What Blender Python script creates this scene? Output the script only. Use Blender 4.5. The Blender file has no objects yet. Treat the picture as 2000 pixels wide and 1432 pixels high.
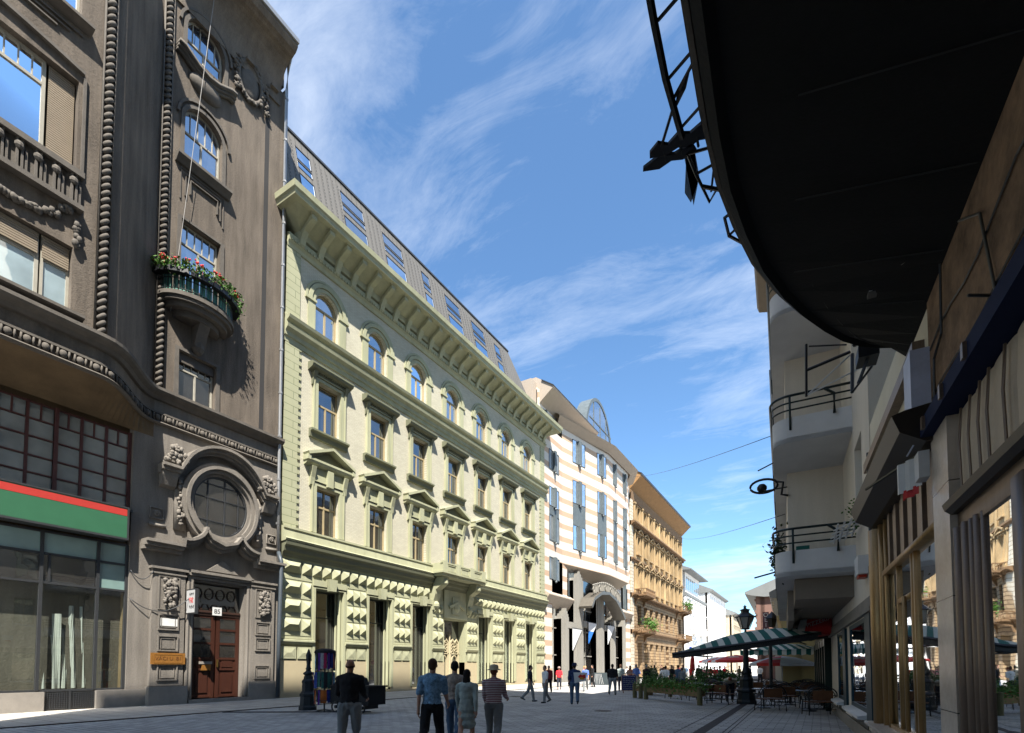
import bpy, bmesh, math, random
from math import sin, cos, pi, radians, atan, tan, sqrt, atan2, degrees
from mathutils import Vector, Matrix
random.seed(7)
SC = bpy.context.scene
COL = SC.collection
CL_LOC = (7.30, 7.17, 0); CL_AMT = 0.66
# ------------------------------------------------------------ camera, sky, sun
cam = bpy.data.cameras.new('camera'); camo = bpy.data.objects.new('camera', cam); COL.objects.link(camo)
cam.lens = 18.0; cam.sensor_width = 36.0; cam.sensor_fit = 'HORIZONTAL'
cam.shift_y = 0.2717; cam.clip_start = 0.05; cam.clip_end = 3000
camo.location = (0, 0, 1.6)
camo.rotation_euler = (radians(92.5), 0, radians(30.96))
SC.camera = camo
SUN = Vector((1.0, -1.15, 2.3)).normalized()
w = bpy.data.worlds.new('World'); SC.world = w; w.use_nodes = True
nt = w.node_tree; nt.nodes.clear()
def nd(t, typ, **k):
    n = t.nodes.new(typ)
    for a, b in k.items():
        if a == 'inp':
            for i, v in b.items(): n.inputs[i].default_value = v
        else: setattr(n, a, b)
    return n
sky = nd(nt, 'ShaderNodeTexSky', sky_type='NISHITA', sun_disc=False)
sky.sun_elevation = math.asin(SUN.z); sky.sun_rotation = atan2(SUN.x, SUN.y)
sky.altitude = 100; sky.air_density = 1.0; sky.dust_density = 0.35; sky.ozone_density = 3.0
bg = nd(nt, 'ShaderNodeBackground', inp={1: 0.062}); out = nd(nt, 'ShaderNodeOutputWorld')
tc = nd(nt, 'ShaderNodeTexCoord'); sx = nd(nt, 'ShaderNodeSeparateXYZ')
L = nt.links.new
L(tc.outputs['Generated'], sx.inputs[0])
def mth(t, op, a, b=None, c=None):
    n = nd(t, 'ShaderNodeMath', operation=op)
    for i, v in enumerate((a, b, c)):
        if v is None: continue
        if isinstance(v, (int, float)): n.inputs[i].default_value = v
        else: t.links.new(v, n.inputs[i])
    return n.outputs[0]
zz = mth(nt, 'ADD', mth(nt, 'MAXIMUM', sx.outputs[2], 0.0), 0.12)
cx = mth(nt, 'DIVIDE', sx.outputs[0], zz); cy = mth(nt, 'DIVIDE', sx.outputs[1], zz)
cb = nd(nt, 'ShaderNodeCombineXYZ'); L(cx, cb.inputs[0]); L(cy, cb.inputs[1])
mp = nd(nt, 'ShaderNodeMapping'); mp.inputs['Rotation'].default_value = (0, 0, radians(-62)); mp.inputs['Scale'].default_value = (0.42, 1.15, 1)
mp.inputs['Location'].default_value = CL_LOC
L(cb.outputs[0], mp.inputs[0])
n1 = nd(nt, 'ShaderNodeTexNoise', inp={'Scale': 1.1, 'Detail': 9.0, 'Roughness': 0.62, 'Distortion': 0.5})
n2 = nd(nt, 'ShaderNodeTexNoise', inp={'Scale': 0.55, 'Detail': 3.0, 'Roughness': 0.5})
n3 = nd(nt, 'ShaderNodeTexNoise', inp={'Scale': 6.5, 'Detail': 6.0, 'Roughness': 0.7, 'Distortion': 1.2})
for n in (n1, n3): L(mp.outputs[0], n.inputs['Vector'])
L(cb.outputs[0], n2.inputs['Vector'])
f = mth(nt, 'ADD', mth(nt, 'MULTIPLY', n1.outputs[0], 0.75), mth(nt, 'MULTIPLY', n3.outputs[0], 0.25))
f = mth(nt, 'ADD', mth(nt, 'MULTIPLY', f, 0.8), mth(nt, 'MULTIPLY', n2.outputs[0], 0.45))
cr = nd(nt, 'ShaderNodeValToRGB')
cr.color_ramp.elements[0].position = 0.60; cr.color_ramp.elements[0].color = (0, 0, 0, 1)
cr.color_ramp.elements[1].position = 0.86; cr.color_ramp.elements[1].color = (1, 1, 1, 1)
L(f, cr.inputs[0])
mx = nd(nt, 'ShaderNodeMix', data_type='RGBA')
mx.inputs[7].default_value = (7.6, 8.0, 8.5, 1)
tint = nd(nt, 'ShaderNodeMix', data_type='RGBA', blend_type='MULTIPLY'); tint.inputs[0].default_value = 1.0
tint.inputs[7].default_value = (1.06, 1.32, 1.42, 1)
L(sky.outputs[0], tint.inputs[6])
L(tint.outputs[2], mx.inputs[6]); L(mth(nt, 'MULTIPLY', cr.outputs[0], CL_AMT), mx.inputs[0]); L(mx.outputs[2], bg.inputs[0]); L(bg.outputs[0], out.inputs[0])
sl = bpy.data.lights.new('sun', 'SUN'); so = bpy.data.objects.new('sun', sl); COL.objects.link(so)
sl.energy = 5.0; sl.angle = radians(0.5); sl.color = (1.0, 0.95, 0.86)
so.rotation_euler = SUN.to_track_quat('Z', 'Y').to_euler()
SC.view_settings.view_transform = 'Standard'; SC.view_settings.look = 'None'
SC.view_settings.exposure = 1.62; SC.view_settings.gamma = 1.0
SC.cycles.max_bounces = 8; SC.cycles.diffuse_bounces = 3; SC.cycles.transparent_max_bounces = 12
# ------------------------------------------------------------ mesh helpers
def FL(s, o, z): return (-24.0 + o, s, z)                    # frame of the left street side
_ph = radians(3.0)
def FR(t, n, z): return (0.7 - sin(_ph) * t - cos(_ph) * n, 16.0 + cos(_ph) * t - sin(_ph) * n, z)
def FG(x, y, z): return (x, y, z)
class MB:
    def __init__(s, fr=FG): s.V = []; s.F = []; s.fr = fr; s.M = [(0, 0)]
    def mark(s): s.M.append((len(s.V), len(s.F))); return s
    def build_each(s, name, mt, parent=None, smooth=False):
        s.mark(); out_ = []
        for (v0, f0), (v1, f1) in zip(s.M, s.M[1:]):
            if f1 > f0:
                k = MB(); k.V = s.V[v0:v1]; k.F = [tuple(i - v0 for i in f) for f in s.F[f0:f1]]; out_.append(k.build(name, mt, parent, smooth))
        return out_
    def pts(s, ps):
        i = len(s.V); s.V += [s.fr(*p) for p in ps]; return i
    def poly(s, ps):
        i = s.pts(ps); s.F.append(tuple(range(i, i + len(ps)))); return s
    def box(s, a0, a1, b0, b1, c0, c1):
        i = s.pts([(a, b, c) for c in (c0, c1) for b in (b0, b1) for a in (a0, a1)])
        for q in ((0, 1, 3, 2), (4, 6, 7, 5), (0, 4, 5, 1), (2, 3, 7, 6), (0, 2, 6, 4), (1, 5, 7, 3)):
            s.F.append(tuple(i + k for k in q))
        return s
    def prism(s, poly, ax, c0, c1):
        n = len(poly)
        f = {'s': lambda p, c: (c, p[0], p[1]), 'o': lambda p, c: (p[0], c, p[1]), 'z': lambda p, c: (p[0], p[1], c)}[ax]
        i = s.pts([f(p, c0) for p in poly] + [f(p, c1) for p in poly])
        s.F.append(tuple(range(i, i + n))); s.F.append(tuple(range(i + 2 * n - 1, i + n - 1, -1)))
        for k in range(n):
            m = (k + 1) % n; s.F.append((i + k, i + m, i + n + m, i + n + k))
        return s
    def grid(s, rows, closed=False, cap=False):
        n = len(rows[0]); i = s.pts([p for r in rows for p in r])
        for a in range(len(rows) - 1):
            for b in range(n if closed else n - 1):
                c = (b + 1) % n
                s.F.append((i + a * n + b, i + a * n + c, i + (a + 1) * n + c, i + (a + 1) * n + b))
        if cap:
            s.F.append(tuple(i + k for k in range(n))); s.F.append(tuple(i + (len(rows) - 1) * n + k for k in range(n - 1, -1, -1)))
        return s
    def sweep(s, path, prof):                 # plan path (s,o), profile (out, z), out = to the left of the path rotated
        rows = []
        for k, (a, b) in enumerate(path):
            p = path[max(k - 1, 0)]; q = path[min(k + 1, len(path) - 1)]
            def nrm(u, v):
                l = sqrt(u * u + v * v) or 1; return (-v / l, u / l)
            n1_ = nrm(a - p[0], b - p[1]) if k else None
            n2_ = nrm(q[0] - a, q[1] - b) if k < len(path) - 1 else None
            if n1_ is None: n = n2_
            elif n2_ is None: n = n1_
            else:
                m = (n1_[0] + n2_[0], n1_[1] + n2_[1]); d = (m[0] ** 2 + m[1] ** 2) / 2 or 1
                n = (m[0] / d, m[1] / d)
            rows.append([(a + n[0] * d_, b + n[1] * d_, z) for d_, z in prof])
        return s.grid(rows, closed=True, cap=True)
    def ribbon(s, path, w, o0, o1, closed=False):   # band of width w along an (s,z) path, from depth o0 to o1
        rows = []; N = len(path)
        for k, (a, b) in enumerate(path):
            p = path[(k - 1) % N if closed else max(k - 1, 0)]; q = path[(k + 1) % N if closed else min(k + 1, N - 1)]
            u, v = q[0] - p[0], q[1] - p[1]; l = sqrt(u * u + v * v) or 1; nx, nz = -v / l * w / 2, u / l * w / 2
            rows.append([(a + nx, o0, b + nz), (a + nx, o1, b + nz), (a - nx, o1, b - nz), (a - nx, o0, b - nz)])
        if closed: rows.append(rows[0])
        return s.grid(rows, closed=True, cap=not closed)
    def tube(s, pts, r, n=6, closed=False):
        P = [Vector(p) for p in pts]; rows = []; N = len(P)
        rr = r if isinstance(r, (list, tuple)) else [r] * N
        for k, p in enumerate(P):
            a = P[k - 1] if (k or closed) else P[k]; b = P[(k + 1) % N] if (k < N - 1 or closed) else P[k]
            t = (b - a).normalized() if (b - a).length > 1e-9 else Vector((0, 0, 1))
            u = t.cross(Vector((0, 0, 1)))
            if u.length < 0.05: u = t.cross(Vector((0, 1, 0)))
            u.normalize(); v = t.cross(u)
            rows.append([tuple(p + u * cos(2 * pi * j / n) * rr[k] + v * sin(2 * pi * j / n) * rr[k]) for j in range(n)])
        if closed: rows.append(rows[0])
        return s.grid(rows, closed=True, cap=not closed)
    def lathe(s, c, prof, n=16, sq=None):
        rows = [[(c[0] + r * cos(2 * pi * j / n + (sq or 0)), c[1] + r * sin(2 * pi * j / n + (sq or 0)), c[2] + z) for j in range(n)] for r, z in prof]
        return s.grid(rows, closed=True, cap=True)
    def ball(s, c, r, nu=8, nv=5, rot=0):
        rx, ry, rz = r if isinstance(r, (tuple, list)) else (r, r, r)
        rows = []
        for i in range(nv + 1):
            th = pi * (i + 0.001) / (nv + 0.002)
            rows.append([(c[0] + rx * sin(th) * cos(2 * pi * j / nu), c[1] + ry * sin(th) * sin(2 * pi * j / nu), c[2] + rz * cos(th)) for j in range(nu)])
        return s.grid(rows, closed=True, cap=True)
    def pyr(s, a0, a1, z0, z1, o, h):
        d = (z1 - z0) / 2
        i = s.pts([(a0, o, z0), (a1, o, z0), (a1, o, z1), (a0, o, z1), (a0 + min(d, (a1 - a0) / 2), o + h, z0 + d), (a1 - min(d, (a1 - a0) / 2) + 1e-4, o + h, z0 + d)])
        for q in ((0, 1, 5, 4), (1, 2, 5), (2, 3, 4, 5), (3, 0, 4)): s.F.append(tuple(i + k for k in q))
        return s
    def build(s, name, mt, parent=None, smooth=False, raw=False):
        me = bpy.data.meshes.new(name); me.from_pydata(s.V, [], s.F)
        if not raw:
            bm = bmesh.new(); bm.from_mesh(me); bmesh.ops.recalc_face_normals(bm, faces=bm.faces); bm.to_mesh(me); bm.free()
        if smooth: me.shade_smooth()
        for m_ in (mt if isinstance(mt, list) else [mt]): me.materials.append(m_)
        o = bpy.data.objects.new(name, me); COL.objects.link(o)
        if parent is not None: attach(o, parent)
        return o
def attach(o, parent):
    o.parent = parent
    if parent.parent is None and parent.type == 'EMPTY':
        o.matrix_parent_inverse = (Matrix.Translation(parent.location) @ parent.rotation_euler.to_matrix().to_4x4()).inverted()
def tag(o, label, cat, group=None, kind=None):
    if label: o['label'] = label
    if cat: o['category'] = cat
    if group: o['group'] = group
    if kind: o['kind'] = kind
    return o
def thing(name, label, cat, loc=(0, 0, 0), group=None, rz=0.0):
    o = bpy.data.objects.new(name, None); COL.objects.link(o); o.location = loc; o.rotation_euler = (0, 0, rz)
    o.empty_display_size = 0.3
    return tag(o, label, cat, group)
def copy_tree(o, parent=None):
    c = o.copy(); COL.objects.link(c)
    if parent is not None: c.parent = parent
    for ch in list(o.children): copy_tree(ch, c)
    return c
def text_mesh(name, body, mt, size, M, depth=0.01, parent=None, align='CENTER'):
    cu = bpy.data.curves.new(name, 'FONT'); cu.body = body; cu.size = size; cu.extrude = depth; cu.align_x = align; cu.align_y = 'CENTER'
    to = bpy.data.objects.new(name, cu); COL.objects.link(to)
    dg = bpy.context.evaluated_depsgraph_get(); dg.update()
    me = bpy.data.meshes.new_from_object(to.evaluated_get(dg)); bpy.data.objects.remove(to, do_unlink=True)
    me.transform(M); me.materials.clear(); me.materials.append(mt)
    o = bpy.data.objects.new(name, me); COL.objects.link(o)
    if parent is not None: attach(o, parent)
    return o
def MX(org, ex, ey):                          # matrix from origin, text x dir, text y dir
    ex = Vector(ex).normalized(); ey = Vector(ey).normalized(); ez = ex.cross(ey)
    m = Matrix((ex, ey, ez)).transposed().to_4x4(); m.translation = Vector(org); return m
def holes_wall(mb, s0, s1, z0, z1, holes, o=0.0, d=0.3, arch=()):
    """front face at depth o with rectangular holes and reveals; arch = hole indices with round heads"""
    S = sorted({s0, s1} | {h[0] for h in holes} | {h[1] for h in holes}); Z = sorted({z0, z1} | {h[2] for h in holes} | {h[3] for h in holes})
    S = [x for x in S if s0 <= x <= s1]; Z = [x for x in Z if z0 <= x <= z1]
    for i in range(len(S) - 1):
        run = None
        for j in range(len(Z) - 1):
            cs, cz = (S[i] + S[i + 1]) / 2, (Z[j] + Z[j + 1]) / 2
            inh = any(h[0] < cs < h[1] and h[2] < cz < h[3] for h in holes)
            if not inh:
                mb.poly([(S[i], o, Z[j]), (S[i + 1], o, Z[j]), (S[i + 1], o, Z[j + 1]), (S[i], o, Z[j + 1])])
    for k, (a, b, c, e) in enumerate(holes):
        ps = [(a, c), (b, c), (b, e), (a, e)]
        if k in arch:
            r = (b - a) / 2; zc = e - r; m = (a + b) / 2; n = 12
            arc = [(m + r * cos(pi * i / n), zc + r * sin(pi * i / n)) for i in range(n + 1)]
            ps = [(a, c), (b, c)] + arc
            for i in range(n):
                p, q = arc[i], arc[i + 1]
                mb.poly([(p[0], o, p[1]), (p[0], o, e), (q[0], o, e), (q[0], o, q[1])])
        for i in range(len(ps)):
            p, q = ps[i], ps[(i + 1) % len(ps)]
            mb.poly([(p[0], o, p[1]), (p[0], o - d, p[1]), (q[0], o - d, q[1]), (q[0], o, q[1])])
# ------------------------------------------------------------ materials
MC = {}
def pm(name, col, rough=0.8, var=0.25, scale=1.5, fine=0.12, bump=0.15, bscale=30, metal=0.0, spec=0.3, streak=False, pat=None, obj=False, coat=0.0):
    """procedural surface: two octaves of tone variation plus a bump"""
    if name in MC: return MC[name]
    m = bpy.data.materials.new(name); m.use_nodes = True; t = m.node_tree; b = t.nodes['Principled BSDF']
    b.inputs['Roughness'].default_value = rough; b.inputs['Metallic'].default_value = metal
    b.inputs['Specular IOR Level'].default_value = spec; b.inputs['Coat Weight'].default_value = coat
    g = nd(t, 'ShaderNodeNewGeometry') if not obj else nd(t, 'ShaderNodeTexCoord')
    P = g.outputs['Position'] if not obj else g.outputs['Object']
    mp_ = nd(t, 'ShaderNodeMapping'); t.links.new(P, mp_.inputs[0])
    if streak: mp_.inputs['Scale'].default_value = (2.2, 2.2, 0.25)
    a = nd(t, 'ShaderNodeTexNoise', inp={'Scale': scale, 'Detail': 6.0, 'Roughness': 0.65}); t.links.new(mp_.outputs[0], a.inputs['Vector'])
    c = nd(t, 'ShaderNodeTexNoise', inp={'Scale': bscale, 'Detail': 4.0, 'Roughness': 0.7}); t.links.new(P, c.inputs['Vector'])
    v = mth(t, 'ADD', mth(t, 'MULTIPLY', mth(t, 'SUBTRACT', a.outputs[0], 0.5), 2 * var * 1.6), 1.0)
    v = mth(t, 'MULTIPLY', mth(t, 'ADD', v, mth(t, 'MULTIPLY', mth(t, 'SUBTRACT', c.outputs[0], 0.5), 2 * fine)), 0.7)
    if streak:
        a2 = nd(t, 'ShaderNodeTexNoise', inp={'Scale': 0.35, 'Detail': 3.0}); t.links.new(P, a2.inputs['Vector'])
        v = mth(t, 'ADD', v, mth(t, 'MULTIPLY', mth(t, 'SUBTRACT', a2.outputs[0], 0.5), var * 1.5))
    base = None
    if pat: base, hgt = pat(t, P)
    else: hgt = None
    mul = nd(t, 'ShaderNodeVectorMath', operation='SCALE')
    if base is None: mul.inputs[0].default_value = col[:3]
    else: t.links.new(base, mul.inputs[0])
    t.links.new(v, mul.inputs['Scale']); t.links.new(mul.outputs[0], b.inputs['Base Color'])
    bp = nd(t, 'ShaderNodeBump', inp={'Strength': bump, 'Distance': 0.02})
    h = c.outputs[0] if hgt is None else mth(t, 'ADD', mth(t, 'MULTIPLY', c.outputs[0], 0.35), hgt)
    t.links.new(h, bp.inputs['Height']); t.links.new(bp.outputs[0], b.inputs['Normal'])
    MC[name] = m; return m
def plain(name, col, rough=0.5, metal=0.0, spec=0.5): return pm(name, col, rough, 0.12, 3.0, 0.06, 0.05, 40, metal, spec)
def glass(name, tint_=(0.02, 0.025, 0.03), refl=0.3, rcol=(0.9, 0.95, 1), rough=0.015, wav=0.02, var=0.6):
    m = bpy.data.materials.new(name); m.use_nodes = True; t = m.node_tree; b = t.nodes['Principled BSDF']
    b.inputs['Roughness'].default_value = 0.25
    gl = nd(t, 'ShaderNodeBsdfGlossy'); gl.inputs[0].default_value = (*rcol, 1); gl.inputs['Roughness'].default_value = rough
    g = nd(t, 'ShaderNodeNewGeometry')
    n = nd(t, 'ShaderNodeTexNoise', inp={'Scale': 0.8, 'Detail': 2.0}); t.links.new(g.outputs['Position'], n.inputs['Vector'])
    bp = nd(t, 'ShaderNodeBump', inp={'Strength': wav, 'Distance': 0.5}); t.links.new(n.outputs[0], bp.inputs['Height'])
    t.links.new(bp.outputs[0], gl.inputs['Normal'])
    n2_ = nd(t, 'ShaderNodeTexNoise', inp={'Scale': 0.9, 'Detail': 3.0}); t.links.new(g.outputs['Position'], n2_.inputs['Vector'])
    sc_ = nd(t, 'ShaderNodeVectorMath', operation='SCALE'); sc_.inputs[0].default_value = tint_
    t.links.new(mth(t, 'ADD', mth(t, 'MULTIPLY', n2_.outputs[0], 2 * var), 1 - var), sc_.inputs['Scale']); t.links.new(sc_.outputs[0], b.inputs['Base Color'])
    mi = nd(t, 'ShaderNodeMixShader'); lw = nd(t, 'ShaderNodeFresnel', inp={0: 1.5})
    t.links.new(mth(t, 'MINIMUM', mth(t, 'ADD', lw.outputs[0], refl), 1.0), mi.inputs[0])
    t.links.new(b.outputs[0], mi.inputs[1]); t.links.new(gl.outputs[0], mi.inputs[2])
    t.links.new(mi.outputs[0], t.nodes['Material Output'].inputs[0]); return m
def clear_glass(name, refl=0.06, tint_=(0.8, 0.88, 0.86)):
    m = bpy.data.materials.new(name); m.use_nodes = True; t = m.node_tree
    t.nodes.remove(t.nodes['Principled BSDF'])
    tr = nd(t, 'ShaderNodeBsdfTransparent'); tr.inputs[0].default_value = (*tint_, 1)
    gl = nd(t, 'ShaderNodeBsdfGlossy'); gl.inputs['Roughness'].default_value = 0.01
    mi = nd(t, 'ShaderNodeMixShader'); lw = nd(t, 'ShaderNodeFresnel', inp={0: 1.5})
    t.links.new(mth(t, 'ADD', lw.outputs[0], refl), mi.inputs[0]); t.links.new(tr.outputs[0], mi.inputs[1]); t.links.new(gl.outputs[0], mi.inputs[2])
    t.links.new(mi.outputs[0], t.nodes['Material Output'].inputs[0]); return m
def pat_brick(bw, bh, c1, c2, mortar, msize=0.012, plane='yz', off=0.5):
    def f(t, P):
        s = nd(t, 'ShaderNodeSeparateXYZ'); t.links.new(P, s.inputs[0]); c = nd(t, 'ShaderNodeCombineXYZ')
        ix = {'yz': (1, 2), 'xz': (0, 2), 'xy': (0, 1)}[plane]
        t.links.new(s.outputs[ix[0]], c.inputs[0]); t.links.new(s.outputs[ix[1]], c.inputs[1])
        k = nd(t, 'ShaderNodeTexBrick'); k.offset = off; k.squash = 1.0
        for i, v in {'Color1': (*c1, 1), 'Color2': (*c2, 1), 'Mortar': (*mortar, 1), 'Scale': 1.0, 'Mortar Size': msize, 'Brick Width': bw, 'Row Height': bh, 'Bias': 0.0}.items(): k.inputs[i].default_value = v
        t.links.new(c.outputs[0], k.inputs['Vector'])
        return k.outputs['Color'], mth(t, 'MULTIPLY', k.outputs['Fac'], -1.0)
    return f
def pat_bands(period, frac, ca, cb_, ax=2, off=0.0, joints=None):
    def f(t, P):
        s = nd(t, 'ShaderNodeSeparateXYZ'); t.links.new(P, s.inputs[0])
        fr_ = mth(t, 'FRACT', mth(t, 'DIVIDE', mth(t, 'ADD', s.outputs[ax], off + 100 * period), period))
        st = mth(t, 'LESS_THAN', fr_, frac)
        m = nd(t, 'ShaderNodeMix', data_type='RGBA'); m.inputs[6].default_value = (*ca, 1); m.inputs[7].default_value = (*cb_, 1)
        t.links.new(st, m.inputs[0])
        j = mth(t, 'LESS_THAN', mth(t, 'FRACT', mth(t, 'DIVIDE', mth(t, 'ADD', s.outputs[ax], off + 100 * period), period / 2)), 0.03)
        return m.outputs[2], mth(t, 'MULTIPLY', j, -0.8)
    return f
# ------------------------------------------------------------ shared materials
M_brown = pm('weathered_grey_brown_stucco', (0.16, 0.131, 0.104), 0.95, 0.5, 1.1, 0.34, 1.0, 16, streak=True)
M_low = pm('grey_limestone_ashlar', (0.225, 0.2, 0.172), 0.9, 0.34, 1.1, 0.28, 0.8, 18, streak=True)
M_brown2 = pm('dark_moulded_stone', (0.135, 0.118, 0.10), 0.85, 0.3, 2.5, 0.15, 0.5, 30)
M_brown3 = pm('ochre_soffit_plaster', (0.16, 0.11, 0.06), 0.9, 0.35, 1.2, 0.15, 0.4, 25)
M_stonebase = pm('pale_granite_base', (0.30, 0.27, 0.235), 0.8, 0.2, 2.0, 0.2, 0.3, 60)
M_frame = pm('cream_window_paint', (0.42, 0.39, 0.32), 0.5, 0.12, 4, 0.05, 0.05, 30)
M_redframe = pm('dark_red_window_paint', (0.10, 0.035, 0.03), 0.5, 0.2, 4, 0.1, 0.1, 30)
M_metal = plain('dark_grey_metal', (0.05, 0.052, 0.055), 0.45, 0.3)
M_black = plain('black_iron', (0.012, 0.013, 0.016), 0.4, 0.2)
M_zincpipe = plain('zinc_pipe', (0.42, 0.42, 0.42), 0.4, 0.6)
M_gsky = glass('sky_reflecting_glass', (0.03, 0.04, 0.06), 0.42)
M_gdark = glass('dark_window_glass', (0.022, 0.02, 0.018), 0.10)
M_gpale = glass('pale_backed_glass', (0.26, 0.33, 0.35), 0.20)
M_shopg = clear_glass('clear_shop_glass', 0.10)
M_slat = pm('tan_roller_slats', (0.30, 0.24, 0.17), 0.6, 0.1, 3, 0.08, 0.3, 30, pat=None)
M_white = plain('white_paint', (0.78, 0.78, 0.76), 0.5)
M_room = pm('ochre_reflection_plaster', (0.34, 0.23, 0.13), 0.9, .5, .8, .2, .1, 20)  # ochre-tan street reflection put into the interior wall colour

def window(parent, fr, s0, s1, z0, z1, o, fm, gm, mull=(0.5,), trans=(), fw=0.07, arch=False, bars=0, name='window', gname='pane', dep=0.06, mfrom=None, mto=None, label=None):
    mb = MB(fr); zc = z1
    if arch:
        r = (s1 - s0) / 2; m = (s0 + s1) / 2; zc = z1 - r; n = 12
        arc = [(m + (r - fw / 2) * cos(pi * i / n), zc + (r - fw / 2) * sin(pi * i / n)) for i in range(n + 1)]
        mb.ribbon(arc, fw, o, o + dep); gp = [(s0 + .01, z0), (s1 - .01, z0)] + [(m + (r - .01) * cos(pi * i / n), zc + (r - .01) * sin(pi * i / n)) for i in range(n + 1)]
    else:
        mb.box(s0, s1, o, o + dep, z1 - fw, z1); gp = [(s0, z0), (s1, z0), (s1, z1), (s0, z1)]
    mb.box(s0, s0 + fw, o, o + dep, z0, zc - (0 if arch else fw)); mb.box(s1 - fw, s1, o, o + dep, z0, zc - (0 if arch else fw))
    mb.box(s0 + fw, s1 - fw, o, o + dep, z0, z0 + fw)
    for k in mull:
        x = s0 + (s1 - s0) * k; mb.box(x - fw * .5, x + fw * .5, o, o + dep - .004, (mfrom if mfrom is not None else z0 + fw), (mto if mto is not None else (zc if arch else z1 - fw)))
    for z in trans: mb.box(s0 + fw, s1 - fw, o, o + dep + .006, z - fw * .5, z + fw * .5)
    if bars:
        zt = trans[-1] + fw * .5
        for k in range(1, bars):
            x = s0 + (s1 - s0) * k / bars
            top = z1 - fw
            if arch: top = zc + sqrt(max(r * r - (x - m) ** 2, 0)) - fw * .6
            mb.box(x - .018, x + .018, o + .004, o + dep - .01, zt, top)
    wn = mb.build(name, fm, parent)
    g = MB(fr); g.poly([(a, o + .012, b) for a, b in gp]); g.build(gname, gm, wn)
    if label: wn['label'] = label
    return wn
def shift(pts, f): return [f(*p) for p in pts]

# ------------------------------------------------------------ ground
M_pave = pm('grey_concrete_pavers', (0.2, 0.2, 0.2), 0.8, 0.34, 0.7, 0.3, 0.6, 40, pat=pat_brick(0.42, 0.21, (0.60, 0.58, 0.55), (0.43, 0.42, 0.41), (0.2, 0.195, 0.19), 0.014, 'xy'))
M_slab = pm('pale_stone_sidewalk_slabs', (0.3, 0.28, 0.25), 0.85, 0.2, 0.7, 0.16, 0.4, 40, pat=pat_brick(0.6, 0.6, (0.56, 0.52, 0.46), (0.44, 0.41, 0.37), (0.18, 0.165, 0.15), 0.014, 'xy'))
M_band = pm('dark_red_brick_channel', (0.07, 0.045, 0.045), 0.8, 0.3, 4, 0.2, 0.5, 40, pat=pat_brick(0.12, 0.12, (0.075, 0.048, 0.048), (0.05, 0.036, 0.04), (0.03, 0.028, 0.03), 0.02, 'xy'))
def struct(name, mb, mt):
    o = mb.build(name, mt); o['kind'] = 'structure'; return o
struct('ground', MB().poly([(-900, -900, -0.02), (900, -900, -0.02), (900, 1500, -0.02), (-900, 1500, -0.02)]), M_pave)
struct('street_paving', MB().poly([(-18.2, -45, 0), (8, -45, 0), (8, 170, 0), (-18.2, 170, 0)]), M_pave)
struct('sidewalk', MB().poly([(-26, -45, 0.006), (-18.5, -45, 0.006), (-18.5, 45, 0.006), (-26, 45, 0.006)]), M_slab)
mb = MB(); mb.box(-18.5, -18.36, -45, 45, -.01, 0.012)
struct('sidewalk_gutter', mb, M_band)
mb = MB()
A, B = Vector((-2.45, 9.0, 0)), Vector((-3.15, 38, 0)); n_ = Vector((1, .024, 0))
mb.poly([tuple(A - n_ * .14 + Vector((0, 0, .005))), tuple(A + n_ * .14 + Vector((0, 0, .005))), tuple(B + n_ * .14 + Vector((0, 0, .005))), tuple(B - n_ * .14 + Vector((0, 0, .005)))])
struct('drain_channel', mb, M_band)
mb = MB()
for off in (-.52, .5, .62):
    mb.poly([tuple(A + n_ * (off - .015) + Vector((0, 0, .005))), tuple(A + n_ * (off + .015) + Vector((0, 0, .005))), tuple(B + n_ * (off + .015) + Vector((0, 0, .005))), tuple(B + n_ * (off - .015) + Vector((0, 0, .005)))])
struct('paving_joint_lines', mb, M_band)
for q_, (x, y) in enumerate(((-9.6, 13.2), (-6.8, 17.8), (-14.2, 24.0))):
    m_ = MB(); m_.lathe((x, y, .003), [(.33, 0), (.33, .008), (.31, .01), (.3, .006)], 28)
    for k in range(5): m_.box(x - .22, x + .22, y - .2 + k * .1, y - .18 + k * .1, .008, .013)
    tag(m_.build('manhole_cover', M_metal), ('round manhole cover in the paving nearest the blue shirted man', 'round manhole cover in the middle of the open street', 'round manhole cover near the green building entrance')[q_], 'manhole cover', 'manhole covers in the street')
# ------------------------------------------------------------ brown building
bb = thing('brown_apartment_building', 'dark grey-brown stucco building with rope mouldings, curved recess and round oval window over its door', 'building', (-24, 8, 0))
HM = [(11.35, 12.95, 13.62, 15.62), (11.3, 13.0, 18.75, 21.6), (11.3, 13.0, 24.5, 27.25), (11.3, 13.0, 29.6, 31.6)]
mb = MB(FL)
holes_wall(mb, 10.45, 16.4, 13.4, 32.4, HM, 0, .32, arch=(2, 3))
mb.box(3, 16.4, -13, -.6, 0, 33)
BW = [(1.2, 6.87, 13.75, 16.15), (1.2, 6.87, 18.95, 22.2), (1.2, 6.87, 24.3, 27.6)]
holes_wall(mb, -6, 7.75, 12.0, 33, BW, 2.1, .35)
mb.box(-6, 3, -8, 1.6, 12.0, 33); mb.box(3, 7.7, -.6, 1.6, 12.0, 33)
N = 14; curve = []
for i in range(N + 1):
    u = i / N; s = 7.75 + (10.45 - 7.75) * u
    curve.append((s, 2.1 * (1 - (3 * u * u - 2 * u ** 3)) if True else 0))
rows = [[(a, b, 12.0) for a, b in curve], [(a, b, 33) for a, b in curve]]
mb.grid(rows)
mb.build('wall', M_brown, bb); mb = MB(FL)
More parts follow.
